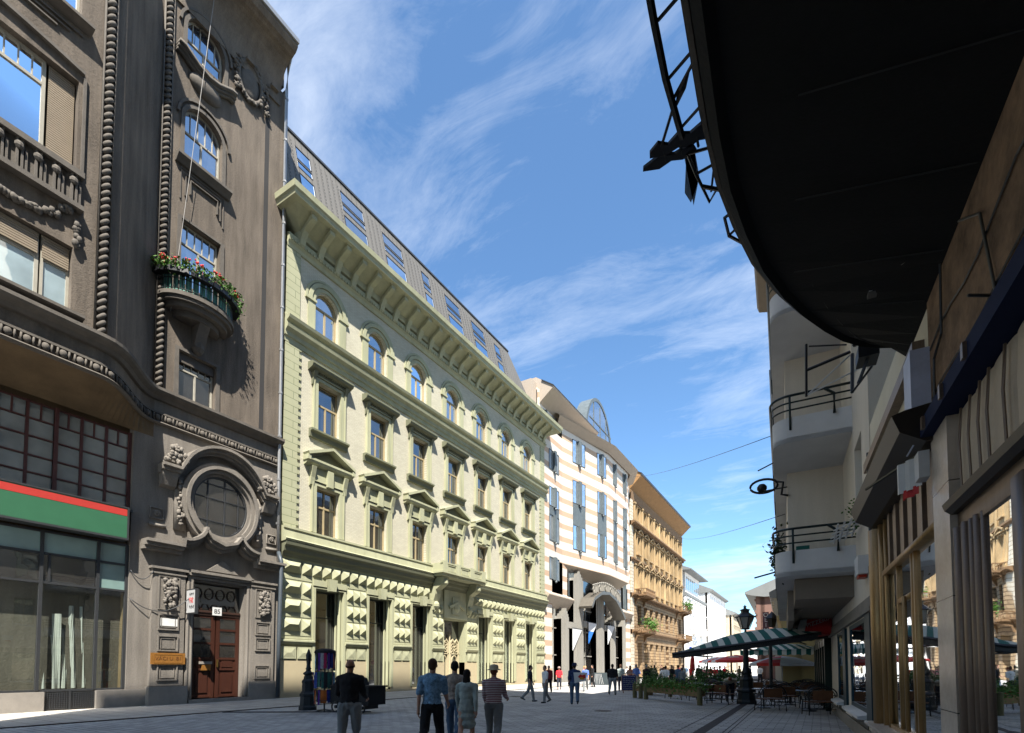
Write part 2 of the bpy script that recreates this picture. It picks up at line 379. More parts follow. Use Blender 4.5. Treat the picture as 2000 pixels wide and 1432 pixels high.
# side strips of wall by door, pier, ground floor right part
mb.box(9.73, 10.45, -.6, 0.0, 0.7, 12.0)
DH = [(12.25, 14.6, 0.16, 5.5)]
holes_wall(mb, 10.45, 16.4, 0, 13.4, DH, 0.0, .45)
mb.build('ground_storey_wall', M_low, bb)
MB(FL).poly([(16.4, 0, 0), (16.4, -.7, 0), (16.4, -.7, 33), (16.4, 0, 33)]).build('side_wall', M_brown, bb)
# string courses following bay, curve and wall
path = [(-6, 2.1), (7.75, 2.1)] + curve[1:-1] + [(10.45, 0), (16.35, 0)]
pathr = list(reversed(path))
def course(name, prof, mt=M_brown2, p=None): return MB(FL).sweep(p or path, prof).build(name, mt, bb)
course('cornice', [(0, 12.98), (.12, 13.0), (.2, 13.12), (.36, 13.22), (.42, 13.3), (.42, 13.42), (.3, 13.47), (0, 13.5)])
course('lower_moulding', [(0, 11.95), (.1, 11.95), (.16, 12.02), (.1, 12.08), (0, 12.08)])
mb = MB(FL)                                           # egg and dart frieze
def along(pth, step):
    out_ = []; acc = 0
    for (a, b), (c, d) in zip(pth, pth[1:]):
        l = sqrt((c - a) ** 2 + (d - b) ** 2); t = step - acc
        while t < l:
            out_.append((a + (c - a) * t / l, b + (d - b) * t / l, (c - a) / l, (d - b) / l)); t += step
        acc = l - (t - step)
    return out_
for k, (a, b, u, v) in enumerate(along(path, .155)):
    if a < 2.0: continue
    if k % 3 == 0: mb.ball((a - v * .03, b + u * .05, 12.26), (.12, .1, .14), 8, 5)
    else: mb.box(a - .025, a + .025, b - .02, b + .09, 12.12, 12.4)
mb.build('egg_and_dart_frieze', M_brown2, bb, True)
course('upper_fillet', [(0, 12.42), (.08, 12.42), (.08, 12.5), (0, 12.5)])
# bay soffit
mb = MB(FL)
ps = [(-6, 2.1)] + [(a, b) for a, b in curve]
mb.grid([[(a, b, 12.0) for a, b in ps], [(a, 0.0, 11.35) for a, b in ps]])
mb.build('bay_soffit', M_brown3, bb)
# rope mouldings
def rope(s, o, z0, z1, nm='rope_moulding'):
    m = MB(FL); n = int((z1 - z0) / .27)
    for k in range(n):
        z = z0 + (k + .5) * .27; r = []
        for j in range(9):
            a = pi * j / 8; r.append((s + .1 * cos(a), o + .11 * sin(a) + .02, z + .13 * cos(a)))
        m.tube(r, [.045] + [.075] * 7 + [.045], 6)
    m.box(s - .2, s - .15, o, o + .1, z0, z1); m.box(s + .15, s + .2, o, o + .1, z0, z1)
    m.build(nm, M_brown2, bb, True)
rope(7.72, 2.1, 13.5, 33); rope(10.55, 0.0, 13.5, 31.9)
# cove and eaves
mb = MB(FL)
pr = [(0, 31.4), (.1, 31.4), (.1, 31.75)] + [(.1 + 1.0 * (1 - cos(pi / 2 * k / 8)), 31.75 + 1.7 * sin(pi / 2 * k / 8)) for k in range(1, 9)] + [(1.2, 33.5), (1.35, 33.55), (1.5, 33.75), (1.5, 34.0), (0, 34.2)]
pr2 = [(b_, z) for b_, z in pr]
mb.sweep([(10.3, 0), (15.9, 0)], pr2); mb.sweep([(-6, 2.1), (8, 2.1)], [(0, 33), (1.3, 33.6), (1.5, 34.0), (0, 34.2)])
mb.box(-6, 16.3, -13, -.2, 33, 34)
mb.build('eaves_cornice', M_brown, bb)
MB(FL).box(10.3, 15.92, 1.42, 1.6, 33.9, 34.12).build('roof_gutter', M_zincpipe, bb)
mb = MB(FL)
for s in (14.15, 15.5): mb.box(s - .2, s + .2, .02, .3, 31.85, 32.0).mark()
mb.build_each('eaves_bracket', M_brown, bb)
MB(FL).box(15.15, 15.38, -.02, .012, 13.5, 31).build('painted_groove_shadow', plain('groove_shadow_tone', (0.03, 0.028, 0.028), 0.9), bb)  # flat dark strip; the groove's shadow is put into its colour
# main wall windows
def bwin(i, h, arch, tr, shade=0.0, nb=5):
    a, b, c, e = h
    wn = window(bb, FL, a + .02, b - .02, c + .02, e, -.26, M_frame, M_gsky if i > 0 else M_gdark, (0.5,), (tr,), .075, arch, nb, mto=tr)
    if i == 0:
        MB(FL).box(a + .03, b - .03, -.22, -.1, e - .42, e).build('shutter_box', pm('slat_dark', (0.10, 0.085, 0.07), 0.7), wn)
for i, h in enumerate(HM): bwin(i, h, i >= 2, h[2] + (1.3, 1.95, 1.45, .75)[i])
def surround(h, arch, mt=M_brown2, w_=.16):
    m = MB(FL); a, b, c, e = h
    if arch:
        r = (b - a) / 2 + w_ / 2; mm = (a + b) / 2; zc = e - (b - a) / 2
        m.ribbon([(mm - r, c - .1)] + [(mm + r * cos(pi - pi * k / 16), zc + r * sin(pi - pi * k / 16)) for k in range(17)] + [(mm + r, c - .1)], w_, -.02, .07)
        m.ribbon([(mm + (r + .22) * cos(pi - pi * k / 16), zc + (r + .22) * sin(pi - pi * k / 16)) for k in range(17)], .1, -.02, .12)
    else:
        m.ribbon([(a - w_ / 2, c - .02), (a - w_ / 2, e + w_ / 2), (b + w_ / 2, e + w_ / 2), (b + w_ / 2, c - .02)], w_, -.02, .06)
    m.build('window_surround', mt, bb)
surround(HM[0], False, w_=.2); surround(HM[1], False, w_=.2); surround(HM[2], True); surround(HM[3], True)
mb = MB(FL)                                            # sills, stepped aprons
mb.prism([(0, 24.05), (.12, 24.05), (.2, 24.15), (.36, 24.3), (.36, 24.42), (0, 24.45)], 's', 10.95, 13.35)
for k, (a, b, z0, z1) in enumerate(((11.2, 13.1, 22.5, 23.95), (11.4, 12.95, 22.75, 23.75), (11.6, 12.8, 22.95, 23.6))): mb.ribbon([(a, z0), (a, z1), (b, z1), (b, z0)], .05, 0, .05 + .03 * k)
mb.build('window_sill', M_brown2, bb)
mb = MB(FL)                                            # curved top-storey sill with shell
sp = [(10.85, 29.35), (11.1, 29.35), (11.35, 29.2), (11.7, 29.0), (12.15, 28.9), (12.6, 29.0), (12.95, 29.2), (13.2, 29.35), (13.45, 29.35)]
for w_, d, dz in ((.14, .42, 0), (.12, .3, -.13), (.1, .2, -.24)): mb.ribbon([(a, b + dz) for a, b in sp], w_, 0, d)
mb.ball((12.15, .02, 28.5), (.75, .3, .5), 14, 8)
mb.build('window_sill', M_brown2, bb, True)
def lumps(m, s, z, o, ws, hs, n, r0=.06, seed=1, d=.12):
    R = random.Random(seed)
    for _ in range(n):
        r = r0 * R.uniform(.6, 1.4)
        m.ball((s + R.uniform(-ws, ws), o + R.uniform(.2, 1) * d, z + R.uniform(-hs, hs)), (r, r * .9, r * R.uniform(.8, 1.5)), 7, 4)
mb = MB(FL)                                            # cartouche below the eaves
mb.ribbon([(14.25 + .62 * cos(2 * pi * k / 24), 31.0 + .95 * sin(2 * pi * k / 24)) for k in range(24)], .16, 0, .16, True)
mb.ball((14.25, 0, 31.0), (.52, .16, .8), 14, 8)
for k in range(26):
    a = 2 * pi * k / 26; lumps(mb, 14.25 + .68 * cos(a), 31.0 + 1.0 * sin(a), .06, .06, .06, 2, .075, k)
for s_, zb in ((13.55, 29.9), (15.15, 29.7)):
    for k in range(9): lumps(mb, s_, 31.7 - k * .2, .05, .1, .08, 3, .07, k + 60)
mb.build('cartouche', M_brown2, bb, True)
# balcony slab and console
bal = MB(FL)
arc = [(12.0 + 1.62 * cos(pi - pi * k / 18), 1.25 * sin(pi * k / 18)) for k in range(19)]
for k, (sc, z0, z1) in enumerate(((1.0, 17.55, 17.72), (.94, 17.4, 17.55), (.82, 17.2, 17.4), (.6, 16.95, 17.2))):
    bal.prism([(12.0 + (a - 12.0) * sc, b * sc) for a, b in arc], 'z', z0, z1)
bal.prism([(0, 15.95), (.25, 16.0), (.45, 16.5), (.7, 16.95), (0, 16.95)], 's', 11.85, 12.3)
bal.ball((12.08, .1, 16.1), (.28, .3, .35))
bal.build('balcony_slab', M_brown2, bb, False)
rail = MB(FL)
for k, (a, b) in enumerate([(12.0 + 1.52 * cos(pi - pi * j / 30), 1.16 * sin(pi * j / 30)) for j in range(31)]):
    rail.tube([(a, b, 17.72), (a, b, 18.55)], .016, 5)
for z, r in ((18.55, .035), (17.85, .022), (18.3, .02)): rail.tube([(12.0 + 1.52 * cos(pi - pi * j / 24), 1.16 * sin(pi * j / 24), z) for j in range(25)], r, 6)
rl = rail.build('balcony_railing', plain('black_green_iron', (0.015, 0.03, 0.03), 0.4), bb)
sc_ = MB(FL)
for k in range(17):
    a0 = pi - pi * (k + .08) / 17; a1 = pi - pi * (k + .92) / 17
    sc_.grid([[(12 + 1.47 * cos(a0), 1.11 * sin(a0), z), (12 + 1.47 * cos(a1), 1.11 * sin(a1), z)] for z in (17.78, 18.5)])
sc_.build('balcony_screen', pm('green_balcony_cloth', (0.10, 0.30, 0.24), 0.6, 0.3, 3, .1, .1, 20), rl)
# bay windows, balustrade, garland, aprons
for i, h in enumerate(BW):
    a, b, c, e = h
    ztr = (15.35, 21.35, 26.8)[i]
    window(bb, FL, a, 6.05, c, e, 2.1 - .3, M_frame, M_gsky if i else M_gpale, (.31, .64), (ztr,), .1, False, 14, mto=ztr, gname='pane')
    sd = MB(FL)
    if i == 1:
        for k in range(40): sd.box(6.12, 6.82, 1.84, 1.88, 19.0 + k * .079, 19.06 + k * .079)
        sd.build('roller_shutter', M_slat, bb)
    else:
        wn = window(bb, FL, 6.1, b, c, e - .0, 1.8, M_frame, M_gpale, (), (ztr,), .08, False, 3)
        for k in range(9): sd.box(6.12, 6.82, 1.9, 1.94, e - .8 + k * .085, e - .735 + k * .085)
        for k in range(8): sd.box(a + .05, 6.0, 1.9, 1.94, e - .75 + k * .085, e - .685 + k * .085)
        sd.build('roller_shutter', M_slat, bb)
mb = MB(FL)
mb.box(-1, 7.05, 2.1, 2.35, 18.66, 18.86); mb.box(-1, 7.05, 2.1, 2.4, 17.45, 17.62); mb.box(-1, 7.0, 2.1, 2.14, 17.62, 18.66)
for k in range(16):
    s = 6.8 - k * .47
    mb.box(s - .09, s - .03, 2.14, 2.26, 17.62, 18.66); mb.box(s + .03, s + .09, 2.14, 2.26, 17.62, 18.66)
    mb.ball((s - .02, 2.26, 18.42), (.13, .1, .14)); mb.box(s + .13, s + .2, 2.14, 2.22, 17.62, 18.4)
mb.build('bay_balustrade', M_brown2, bb)
mb = MB(FL)
for k in range(30):
    u = k / 29; s = 3.6 + 3.1 * u; z = 17.1 - .45 * sin(pi * u) + (.25 if u > .9 else 0)
    lumps(mb, s, z, 2.12, .05, .06, 3, .085, k + 200)
for k in range(8): lumps(mb, 6.95, 17.1 - k * .13, 2.12, .07, .05, 3, .08, k + 300)
mb.build('garland', M_brown2, bb, True)
mb = MB(FL)
for z, d in ((13.5, .42), (24.1, .36)): mb.prism([(2.1, z), (2.1 + d, z + .12), (2.1 + d, z + .22), (2.1, z + .25)], 's', -2, 7.15).mark()
for k, (a, z) in enumerate(((6.9, 23.9), (6.55, 23.72), (6.2, 23.55))): mb.box(-1, a, 2.1, 2.19, z - .05, z)
mb.ribbon([(a, 22.55 + .28 * sin(pi * min(max((a - .8) / 6.2, 0), 1))) for a in [.8 + .31 * k for k in range(21)]], .12, 2.1, 2.24)
mb.box(6.98, 7.06, 2.1, 2.2, 18.9, 22.4)
mb.build_each('bay_sill', M_brown2, bb)
# grid windows above the sign
gw = MB(FL); z0, z1 = 8.0, 11.25
for s in [9.68 - .0 - k * .795 for k in range(14)]: gw.box(s - .045, s + .045, -.3, -.2, z0, z1)
for s in [9.68 - k * .4 for k in range(26)]: gw.box(s - .025, s + .025, -.3, -.21, 10.62, z1)
for z in (8.04, 8.62, 9.25, 9.95, 10.6, 11.2): gw.box(-1, 9.7, -.3, -.205, z - .028, z + .028)
for s in (9.7, 7.32, 4.94, 2.56): gw.box(s - .07, s + .05, -.3, -.14, z0, z1)
g_ = gw.build('gridded_window', M_redframe, bb)
MB(FL).poly([(-1, -.26, z0), (9.7, -.26, z0), (9.7, -.26, z1), (-1, -.26, z1)]).build('pane', glass('grid_glass', (0.13, 0.145, 0.14), 0.08, wav=.05, var=.9), g_)
cu = MB(FL)
MB(FL).box(-3, 9.73, -.45, .12, 7.9, 8.0).build('sill', M_metal, g_)
mb = MB(FL); mb.box(-3, 9.72, -.62, -.35, 11.2, 12.0); mb.box(-3, 9.72, -.62, -.35, 6.6, 8.0); mb.build('lintel', M_brown3, bb)
# shopfront glazing with room
sf = MB(FL)
for z in (.74, 4.68, 5.75, 6.55): sf.box(-3, 9.72, -.2, -.1, z - .04, z + .04)
for s in (9.68, 8.72, 7.02, 3.4): sf.box(s - .05, s + .05, -.2, -.08, .74, 6.55)
for s in (7.25, 5.2): sf.box(s - .03, s + .03, -.2, -.1, 4.7, 5.75)
s_ = sf.build('shopfront_frame', M_metal, bb)
MB(FL).poly([(-3, -.16, .74), (9.7, -.16, .74), (9.7, -.16, 4.68), (-3, -.16, 4.68)]).build('display_pane', M_shopg, s_)
MB(FL).poly([(-3, -.16, 4.72), (8.72, -.16, 4.72), (8.72, -.16, 5.75), (-3, -.16, 5.75)]).build('transom_pane', M_gdark, s_)
MB(FL).poly([(-3, -.162, 5.75), (9.7, -.162, 5.75), (9.7, -.162, 6.6), (-3, -.162, 6.6)]).poly([(8.72, -.163, 4.72), (9.7, -.163, 4.72), (9.7, -.163, 5.75), (8.72, -.163, 5.75)]).build('frosted_pane', glass('frosted_green_glass', (0.16, 0.24, 0.22), 0.03, rough=.3), s_)
rm = MB(FL); rm.box(-3, 9.7, -2.6, -2.5, .3, 6.6); rm.box(9.69, 9.72, -2.6, -.2, .3, 6.6); rm.box(-3, 9.7, -2.6, -.2, 6.56, 6.6); rm.box(-3, 9.7, -2.6, -.2, .6, .66)
rm.build('shop_interior', M_room, bb)
cu = MB(FL)                                            # hung white curtains behind the glass
def curtain(m, a, b, z0, z1, o, amp=.06, lean=.0):
    n = int((b - a) / .045); rows = []
    for z, sc in ((z0, 1.25), ((z0 + z1) / 2, .8), (z1, 1.0)):
        rows.append([(a + (b - a) * k / n + lean * (z - z0), o + amp * sc * sin(k * .95 + z) + .03 * sin(k * .37), z) for k in range(n + 1)])
    m.grid(rows)
curtain(cu, 7.9, 8.65, .8, 3.95, -.62, .09);  curtain(cu, 6.0, 6.8, .8, 2.4, -.9, .08); curtain(cu, 7.55, 7.8, .8, 3.6, -.5, .05, -.02); curtain(cu, 4.8, 5.6, .8, 3.2, -1.2); curtain(cu, 2.5, 3.1, .8, 3.4, -.9); curtain(cu, 8.95, 9.6, .85, 3.95, -.7, .06, .03); curtain(cu, 7.3, 7.65, .8, 2.8, -.65); curtain(cu, 7.85, 7.95, .8, 3.9, -.6)
cu.build('curtains', pm('sheer_white_curtain', (0.6, 0.58, 0.52), 0.9, 0.1, 3, .05, .1, 30), bb)
mb = MB(FL)
for q in ((1.0, 3.0, -2.4, -1.9, .66, 1.6), (3.6, 4.6, -1.8, -1.3, .66, 1.2), (5.9, 7.0, -1.9, -1.4, .66, 1.9), (8.8, 9.5, -2.2, -1.7, .66, 2.2)): mb.box(*q).mark()
mb.build_each('display_crate', pm('tan_cardboard', (0.35, 0.24, 0.13), .8), bb)
mb = MB(FL)
for q in ((-3, 7.2, -.2, .04, 0, .7), (7.2, 8.75, -.3, -.16, 0, .7), (8.75, 10.42, -.2, .05, 0, .7), (10.42, 11.95, -.1, .3, 0, .78), (14.78, 16.2, -.1, .26, 0, .9)): mb.box(*q).mark()
mb.build_each('stone_base', M_stonebase, bb)
gr_ = MB(FL)
for k in range(22): gr_.box(7.24 + k * .07, 7.27 + k * .07, -.12, -.09, .04, .66)
for k in range(9): gr_.box(7.22, 8.74, -.115, -.085, .06 + k * .07, .085 + k * .07)
gr_.box(7.94, 8.0, -.13, -.06, 0, .7); gr_.build('vent_grille', M_metal, bb)
# portal pilasters with framed panels and reliefs
mb = MB(FL)
for a, b in ((10.5, 11.8), (14.86, 16.1)):
    mb.box(a, b, 0, .18, .8, 5.75)
    mb.box(a - .08, b + .08, 0, .3, 5.75, 5.85); mb.box(a - .03, b + .03, 0, .24, 5.55, 5.62)
    c = (a + b) / 2
    for z in (1.05, 2.42 if a > 12 else 2.3, 3.2):
        mb.ribbon([(c - .38, z), (c + .38, z), (c + .38, z + .62), (c - .38, z + .62)], .07, .18, .24, True)
        mb.ribbon([(c - .27, z + .1), (c + .27, z + .1), (c + .27, z + .52), (c - .27, z + .52)], .04, .18, .21, True)
    mb.ribbon([(c - .4, 4.05), (c + .4, 4.05), (c + .4, 5.45), (c - .4, 5.45)], .05, .18, .22, True)
    for k in range(9): lumps(mb, c, 4.25 + k * .13, .18, .22, .06, 9, .075, k + 500 + int(a), .16)
for s, w_ in ((11.95, .12), (12.12, .09), (14.72, .1)): mb.tube([(s, .12, .3), (s, .12, 5.4)], w_ * .6, 8)
mb.ribbon([(12.05, .2), (12.05, 5.6), (14.8, 5.6), (14.8, .2)], .26, 0, .14)
mb.ribbon([(12.2, .2), (12.2, 5.48), (14.66, 5.48), (14.66, .2)], .12, -.3, .02)
mb.prism([(12.7, 6.0), (13.3, 6.45), (13.45, 6.55), (13.6, 6.45), (14.2, 6.0)], 'o', 0, .16)
mb.box(12.0, 14.9, 0, .3, 5.8, 5.92); mb.box(11.9, 15.0, 0, .22, 5.68, 5.8)
mb.build('portal_surround', M_low, bb)
MB(FL).box(12.0, 14.85, -.5, .35, 0, .16).build('door_step', M_stonebase, bb)
M_door = pm('varnished_red_brown_door_wood', (0.055, 0.02, 0.013), 0.35, 0.25, 3, .15, .1, 30, streak=True)
for k, (a, b) in enumerate(((12.28, 13.4), (13.46, 14.57))):
    d = MB(FL); d.box(a, b, -.42, -.36, .17, 4.0)
    for c_, e_ in ((a, a + .17), (b - .17, b)): d.box(c_, e_, -.36, -.31, .17, 4.0)
    for z in (.2, 1.45, 1.95, 2.65, 3.3, 3.88): d.box(a + .17, b - .17, -.36, -.315, z, z + .1)
    d.box(a + .3, b - .3, -.36, -.32, .42, 1.3); d.box(a + .3, b - .3, -.36, -.33, 1.6, 1.9)
    dd = d.build('door', M_door, bb)
    MB(FL).box(a + .17, b - .17, -.36, -.345, 2.05, 3.88).build('door_pane', M_gdark, dd)
    if k: MB(FL).box(a + .03, a + .08, -.31, -.22, 1.6, 1.95).build('handle', plain('brass', (0.45, 0.30, 0.10), 0.3, 0.9), dd)
fan = MB(FL); fan.box(12.28, 14.57, -.4, -.28, 4.0, 4.12); fan.box(12.28, 14.57, -.34, -.24, 4.12, 4.22)
for k in range(5):
    c = 12.55 + k * .42; fan.ribbon([(c - .21, 4.25), (c - .12, 4.5), (c + .08, 4.5), (c + .2, 4.25)], .03, -.38, -.34)
for k in range(4):
    c = 12.6 + k * .52; fan.ribbon([(c + .2 * cos(t * pi / 4), 5.0 + .26 * sin(t * pi / 4)) for t in range(8)], .03, -.38, -.34, True)
fl = fan.build('fanlight', pm('dark_door_wood', (0.05, 0.025, 0.018), .5), bb)
MB(FL).poly([(12.28, -.385, 4.1), (14.57, -.385, 4.1), (14.57, -.385, 5.45), (12.28, -.385, 5.45)]).build('fanlight_pane', M_gdark, fl)
# oval window, its rings, hood, cusped lower cornice
OC = (13.32, 9.08)
def el(rx, rz, a0=0, a1=360, n=40, c=OC): return [(c[0] + rx * cos(radians(a0 + (a1 - a0) * k / n)), c[1] + rz * sin(radians(a0 + (a1 - a0) * k / n))) for k in range(n + (0 if a1 - a0 == 360 else 1))]
mb = MB(FL)
for rx, wd, d in ((1.32, .12, .16), (1.45, .14, .3), (1.6, .14, .42), (1.74, .14, .3)): mb.ribbon(el(rx, rx * 1.1), wd, 0, d, True)
mb.build('oval_moulding', M_low, bb)
ow = MB(FL); ow.ribbon(el(1.24, 1.36), .08, .02, .1, True)
for s, h in ((12.72, 1.15), (13.5, 1.33), (14.15, .95)): ow.box(s - .025, s + .025, .02, .07, OC[1] - h, OC[1] + h)
for z, h in ((8.35, 1.0), (9.4, 1.18), (10.05, .8)): ow.box(OC[0] - h, OC[0] + h, .02, .072, z - .02, z + .02)
o_ = ow.build('oval_window', M_metal, bb)
MB(FL).poly([(a, .03, b) for a, b in el(1.24, 1.36)]).build('pane', M_gdark, o_)
mb = MB(FL)
hp = [(10.65, 10.2), (11.35, 10.2)] + [(OC[0] + 1.98 * cos(radians(t)), 9.75 + 1.98 * sin(radians(t))) for t in range(158, 21, -8)] + [(15.3, 10.2), (16.0, 10.2)]
for dz, d, wd in ((0, .6, .12), (-.13, .45, .14), (-.27, .3, .14)): mb.ribbon([(a, b + dz) for a, b in hp], wd, 0, d)
for s in (11.0, 15.65): mb.prism([(0, 9.3), (.2, 9.4), (.35, 9.8), (.35, 10.0), (0, 10.0)], 's', s - .3, s + .3)
mb.build('portal_hood', M_low, bb)
mb = MB(FL)
lp = [(10.1, 6.85), (11.55, 6.85), (11.55, 7.15)] + [(11.55 + .95 * sin(radians(t)), 8.0 - .85 * cos(radians(t))) for t in range(10, 85, 12)]
cp = [(12.5, 7.75), (12.75, 7.42), (13.3, 7.22), (13.85, 7.42), (14.1, 7.75)]
rp = [(14.1 + .95 - .95 * sin(radians(t)), 8.0 - .85 * cos(radians(t))) for t in range(82, 8, -12)] + [(15.05, 7.15), (15.05, 6.85), (16.45, 6.85)]
for dz, d, wd in ((0, .62, .12), (-.13, .48, .14), (-.28, .32, .14)):
    for q in (lp, cp, rp): mb.ribbon([(a, b + dz) for a, b in q], wd, 0, d)
mb.build('cusped_cornice', M_low, bb)
mb = MB(FL)
for s in (11.55, 15.1):
    for k in range(13): lumps(mb, s, 9.7 - k * .15, .1, .12, .06, 5, .075, k + 700)
    mb.box(s - .24, s + .24, 0, .1, 7.6, 10.0)
for s, z in ((11.2, 10.75), (15.45, 10.75)):
    for k in range(7): lumps(mb, s, z - .3 + k * .1, .25, .42 - k * .04, .08, 14, .08, k + 800, .3)
    mb.box(s - .45, s + .45, 0, .35, 10.3, 10.42)
for s in (10.65, 15.95):
    mb.ribbon([(s - .25, 7.9), (s + .25, 7.9), (s + .25, 8.35), (s - .25, 8.35)], .05, 0, .06, True); mb.ribbon([(s + .12 * (1 - k / 14) * cos(k * .9), 8.12 + .15 * (1 - k / 14) * sin(k * .9)) for k in range(13)], .05, 0, .08)
    mb.box(s - .3, s + .35, 0, .1, 7.55, 7.68)
mb.build('carved_ornament', M_low, bb, True)
# ------------------------------------------------------------ things on the brown building
dp = thing('drainpipe', 'tall zinc drainpipe between the dark brown and the pale green building', 'drainpipe', (-23.85, 16.45, 0))
mb = MB(FL); mb.tube([(16.2, .28, 6.9), (16.2, .18, 11), (16.2, .18, 32.4), (16.0, .6, 33.4), (15.8, 1.3, 33.9)], .085, 8); mb.build('pipe', M_zincpipe, dp, True)
mb = MB(FL); mb.tube([(16.22, .42, .05), (16.22, .42, 3.2), (16.22, .5, 7.0), (16.2, .28, 7.5)], .1, 8); mb.build('lower_pipe', plain('blue_grey_cast_iron', (0.06, 0.075, 0.09), .5), dp, True)
mb = MB(FL)
for k in range(11): mb.lathe((16.2, .18, 9 + k * 2.3), [(.085, -.05), (.105, -.05), (.105, .05), (.085, .05)], 8).mark()
mb.build_each('pipe_collar', M_zincpipe, dp)
sg = thing('shop_sign_board', 'long green shop fascia board with a red stripe along its top', 'sign', (-23.5, 6, 6.8))
MB(FL).box(-3, 9.4, .05, .5, 6.72, 7.9).build('board', pm('green_sign_paint', (0.04, 0.145, 0.075), .45, .1, 2, .05, .05, 20), sg)
MB(FL).box(-3, 9.39, .5, .506, 7.6, 7.86).build('red_stripe', pm('red_sign_paint', (0.5, 0.045, 0.035), .45, .08, 2, .04, .05, 20), sg)
mb = MB(FL); mb.box(-3, 9.46, .0, .52, 7.9, 7.96); mb.box(-3, 9.46, .0, .52, 6.64, 6.72); mb.box(9.4, 9.46, .0, .52, 6.72, 7.9); mb.build('sign_frame', M_metal, sg)
ps_ = thing('projecting_sign', 'small white lightbox sign with red lettering sticking out beside the brown door', 'sign', (-23.6, 11.9, 4.2))
MB(FL).box(11.82, 11.94, .25, 1.0, 3.9, 5.0).build('case', M_metal, ps_)
MB(FL).box(11.8, 11.815, .3, .95, 3.96, 4.94).build('face', plain('white_sign_plastic', (0.5, 0.5, 0.5), .4), ps_)
def glyphs(fr, mt, x0, x1, z0, z1, seed):
    q = random.Random(seed); m_ = MB(fr); x = x0
    while x < x1 - .05:
        wd = q.uniform(.07, .12); m_.ribbon([(x + wd * q.random(), z0 + (z1 - z0) * j / 3) for j in range(4)], .04, 0, .006); m_.ribbon([(x, z0 + (z1 - z0) * q.random()), (x + wd, z0 + (z1 - z0) * q.random())], .035, 0, .006); x += wd + .03
    m_.build('faded_lettering', mt, ps_)
fs_ = lambda s_, o_, z_: (-24 + s_, 11.8 - o_, z_)
glyphs(fs_, plain('red_letter', (0.6, 0.05, 0.04), .5), .52, .9, 4.38, 4.62, 5); glyphs(fs_, M_metal, .55, .88, 4.14, 4.28, 6); glyphs(fs_, M_metal, .55, .88, 4.72, 4.82, 7)
mb = MB(FL); mb.tube([(11.88, .15, 4.1), (11.88, .3, 4.1)], .02); mb.tube([(11.88, .15, 4.8), (11.88, .3, 4.8)], .02); mb.build('bracket', M_black, ps_)
pq = thing('brass_plaque', 'rectangular brass street plaque fixed to the left portal pilaster', 'plaque', (-23.7, 11.1, 1.8))
M_brass = pm('aged_brass', (0.42, 0.19, 0.045), .4, .2, 6, .1, .1, 30, .4)
mb = MB(FL); mb.box(10.48, 11.82, .24, .29, 1.72, 2.2); mb.ribbon([(10.6, 1.79), (11.7, 1.79), (11.7, 2.13), (10.6, 2.13)], .03, .29, .3, True); mb.build('plate', M_brass, pq)
text_mesh('lettering', 'VÁCI U. 81', plain('dark_brass', (0.14, 0.05, 0.012), .5), .22, MX((-23.706, 11.15, 1.96), (0, 1, 0), (0, 0, 1)), .004, pq)
nb = thing('house_number_plate', 'small white house number plate over the brown double door', 'sign', (-24.2, 13.43, 4.1))
MB(FL).box(13.22, 13.64, -.24, -.21, 4.02, 4.4).build('plate', M_white, nb)
text_mesh('number', '85', M_black, .3, MX((-24.206, 13.43, 4.2), (0, 1, 0), (0, 0, 1)), .003, nb)
tag(MB(FL).box(10.85, 11.55, .19, .2, 3.35, 3.68).build('paper_notice', M_white), 'torn white paper notice on the left portal pilaster', 'notice')
mbx = thing('letter_notice_box', 'small orange box plate fixed to the left leaf of the brown door', 'box', (-24.3, 13.0, 1.5))
MB(FL).box(12.8, 13.2, -.31, -.22, 1.45, 1.72).build('plate', M_brass, mbx)
MB(FL).box(12.7, 13.25, -.3, -.2, 1.74, 1.86).build('lid', M_stonebase, mbx)
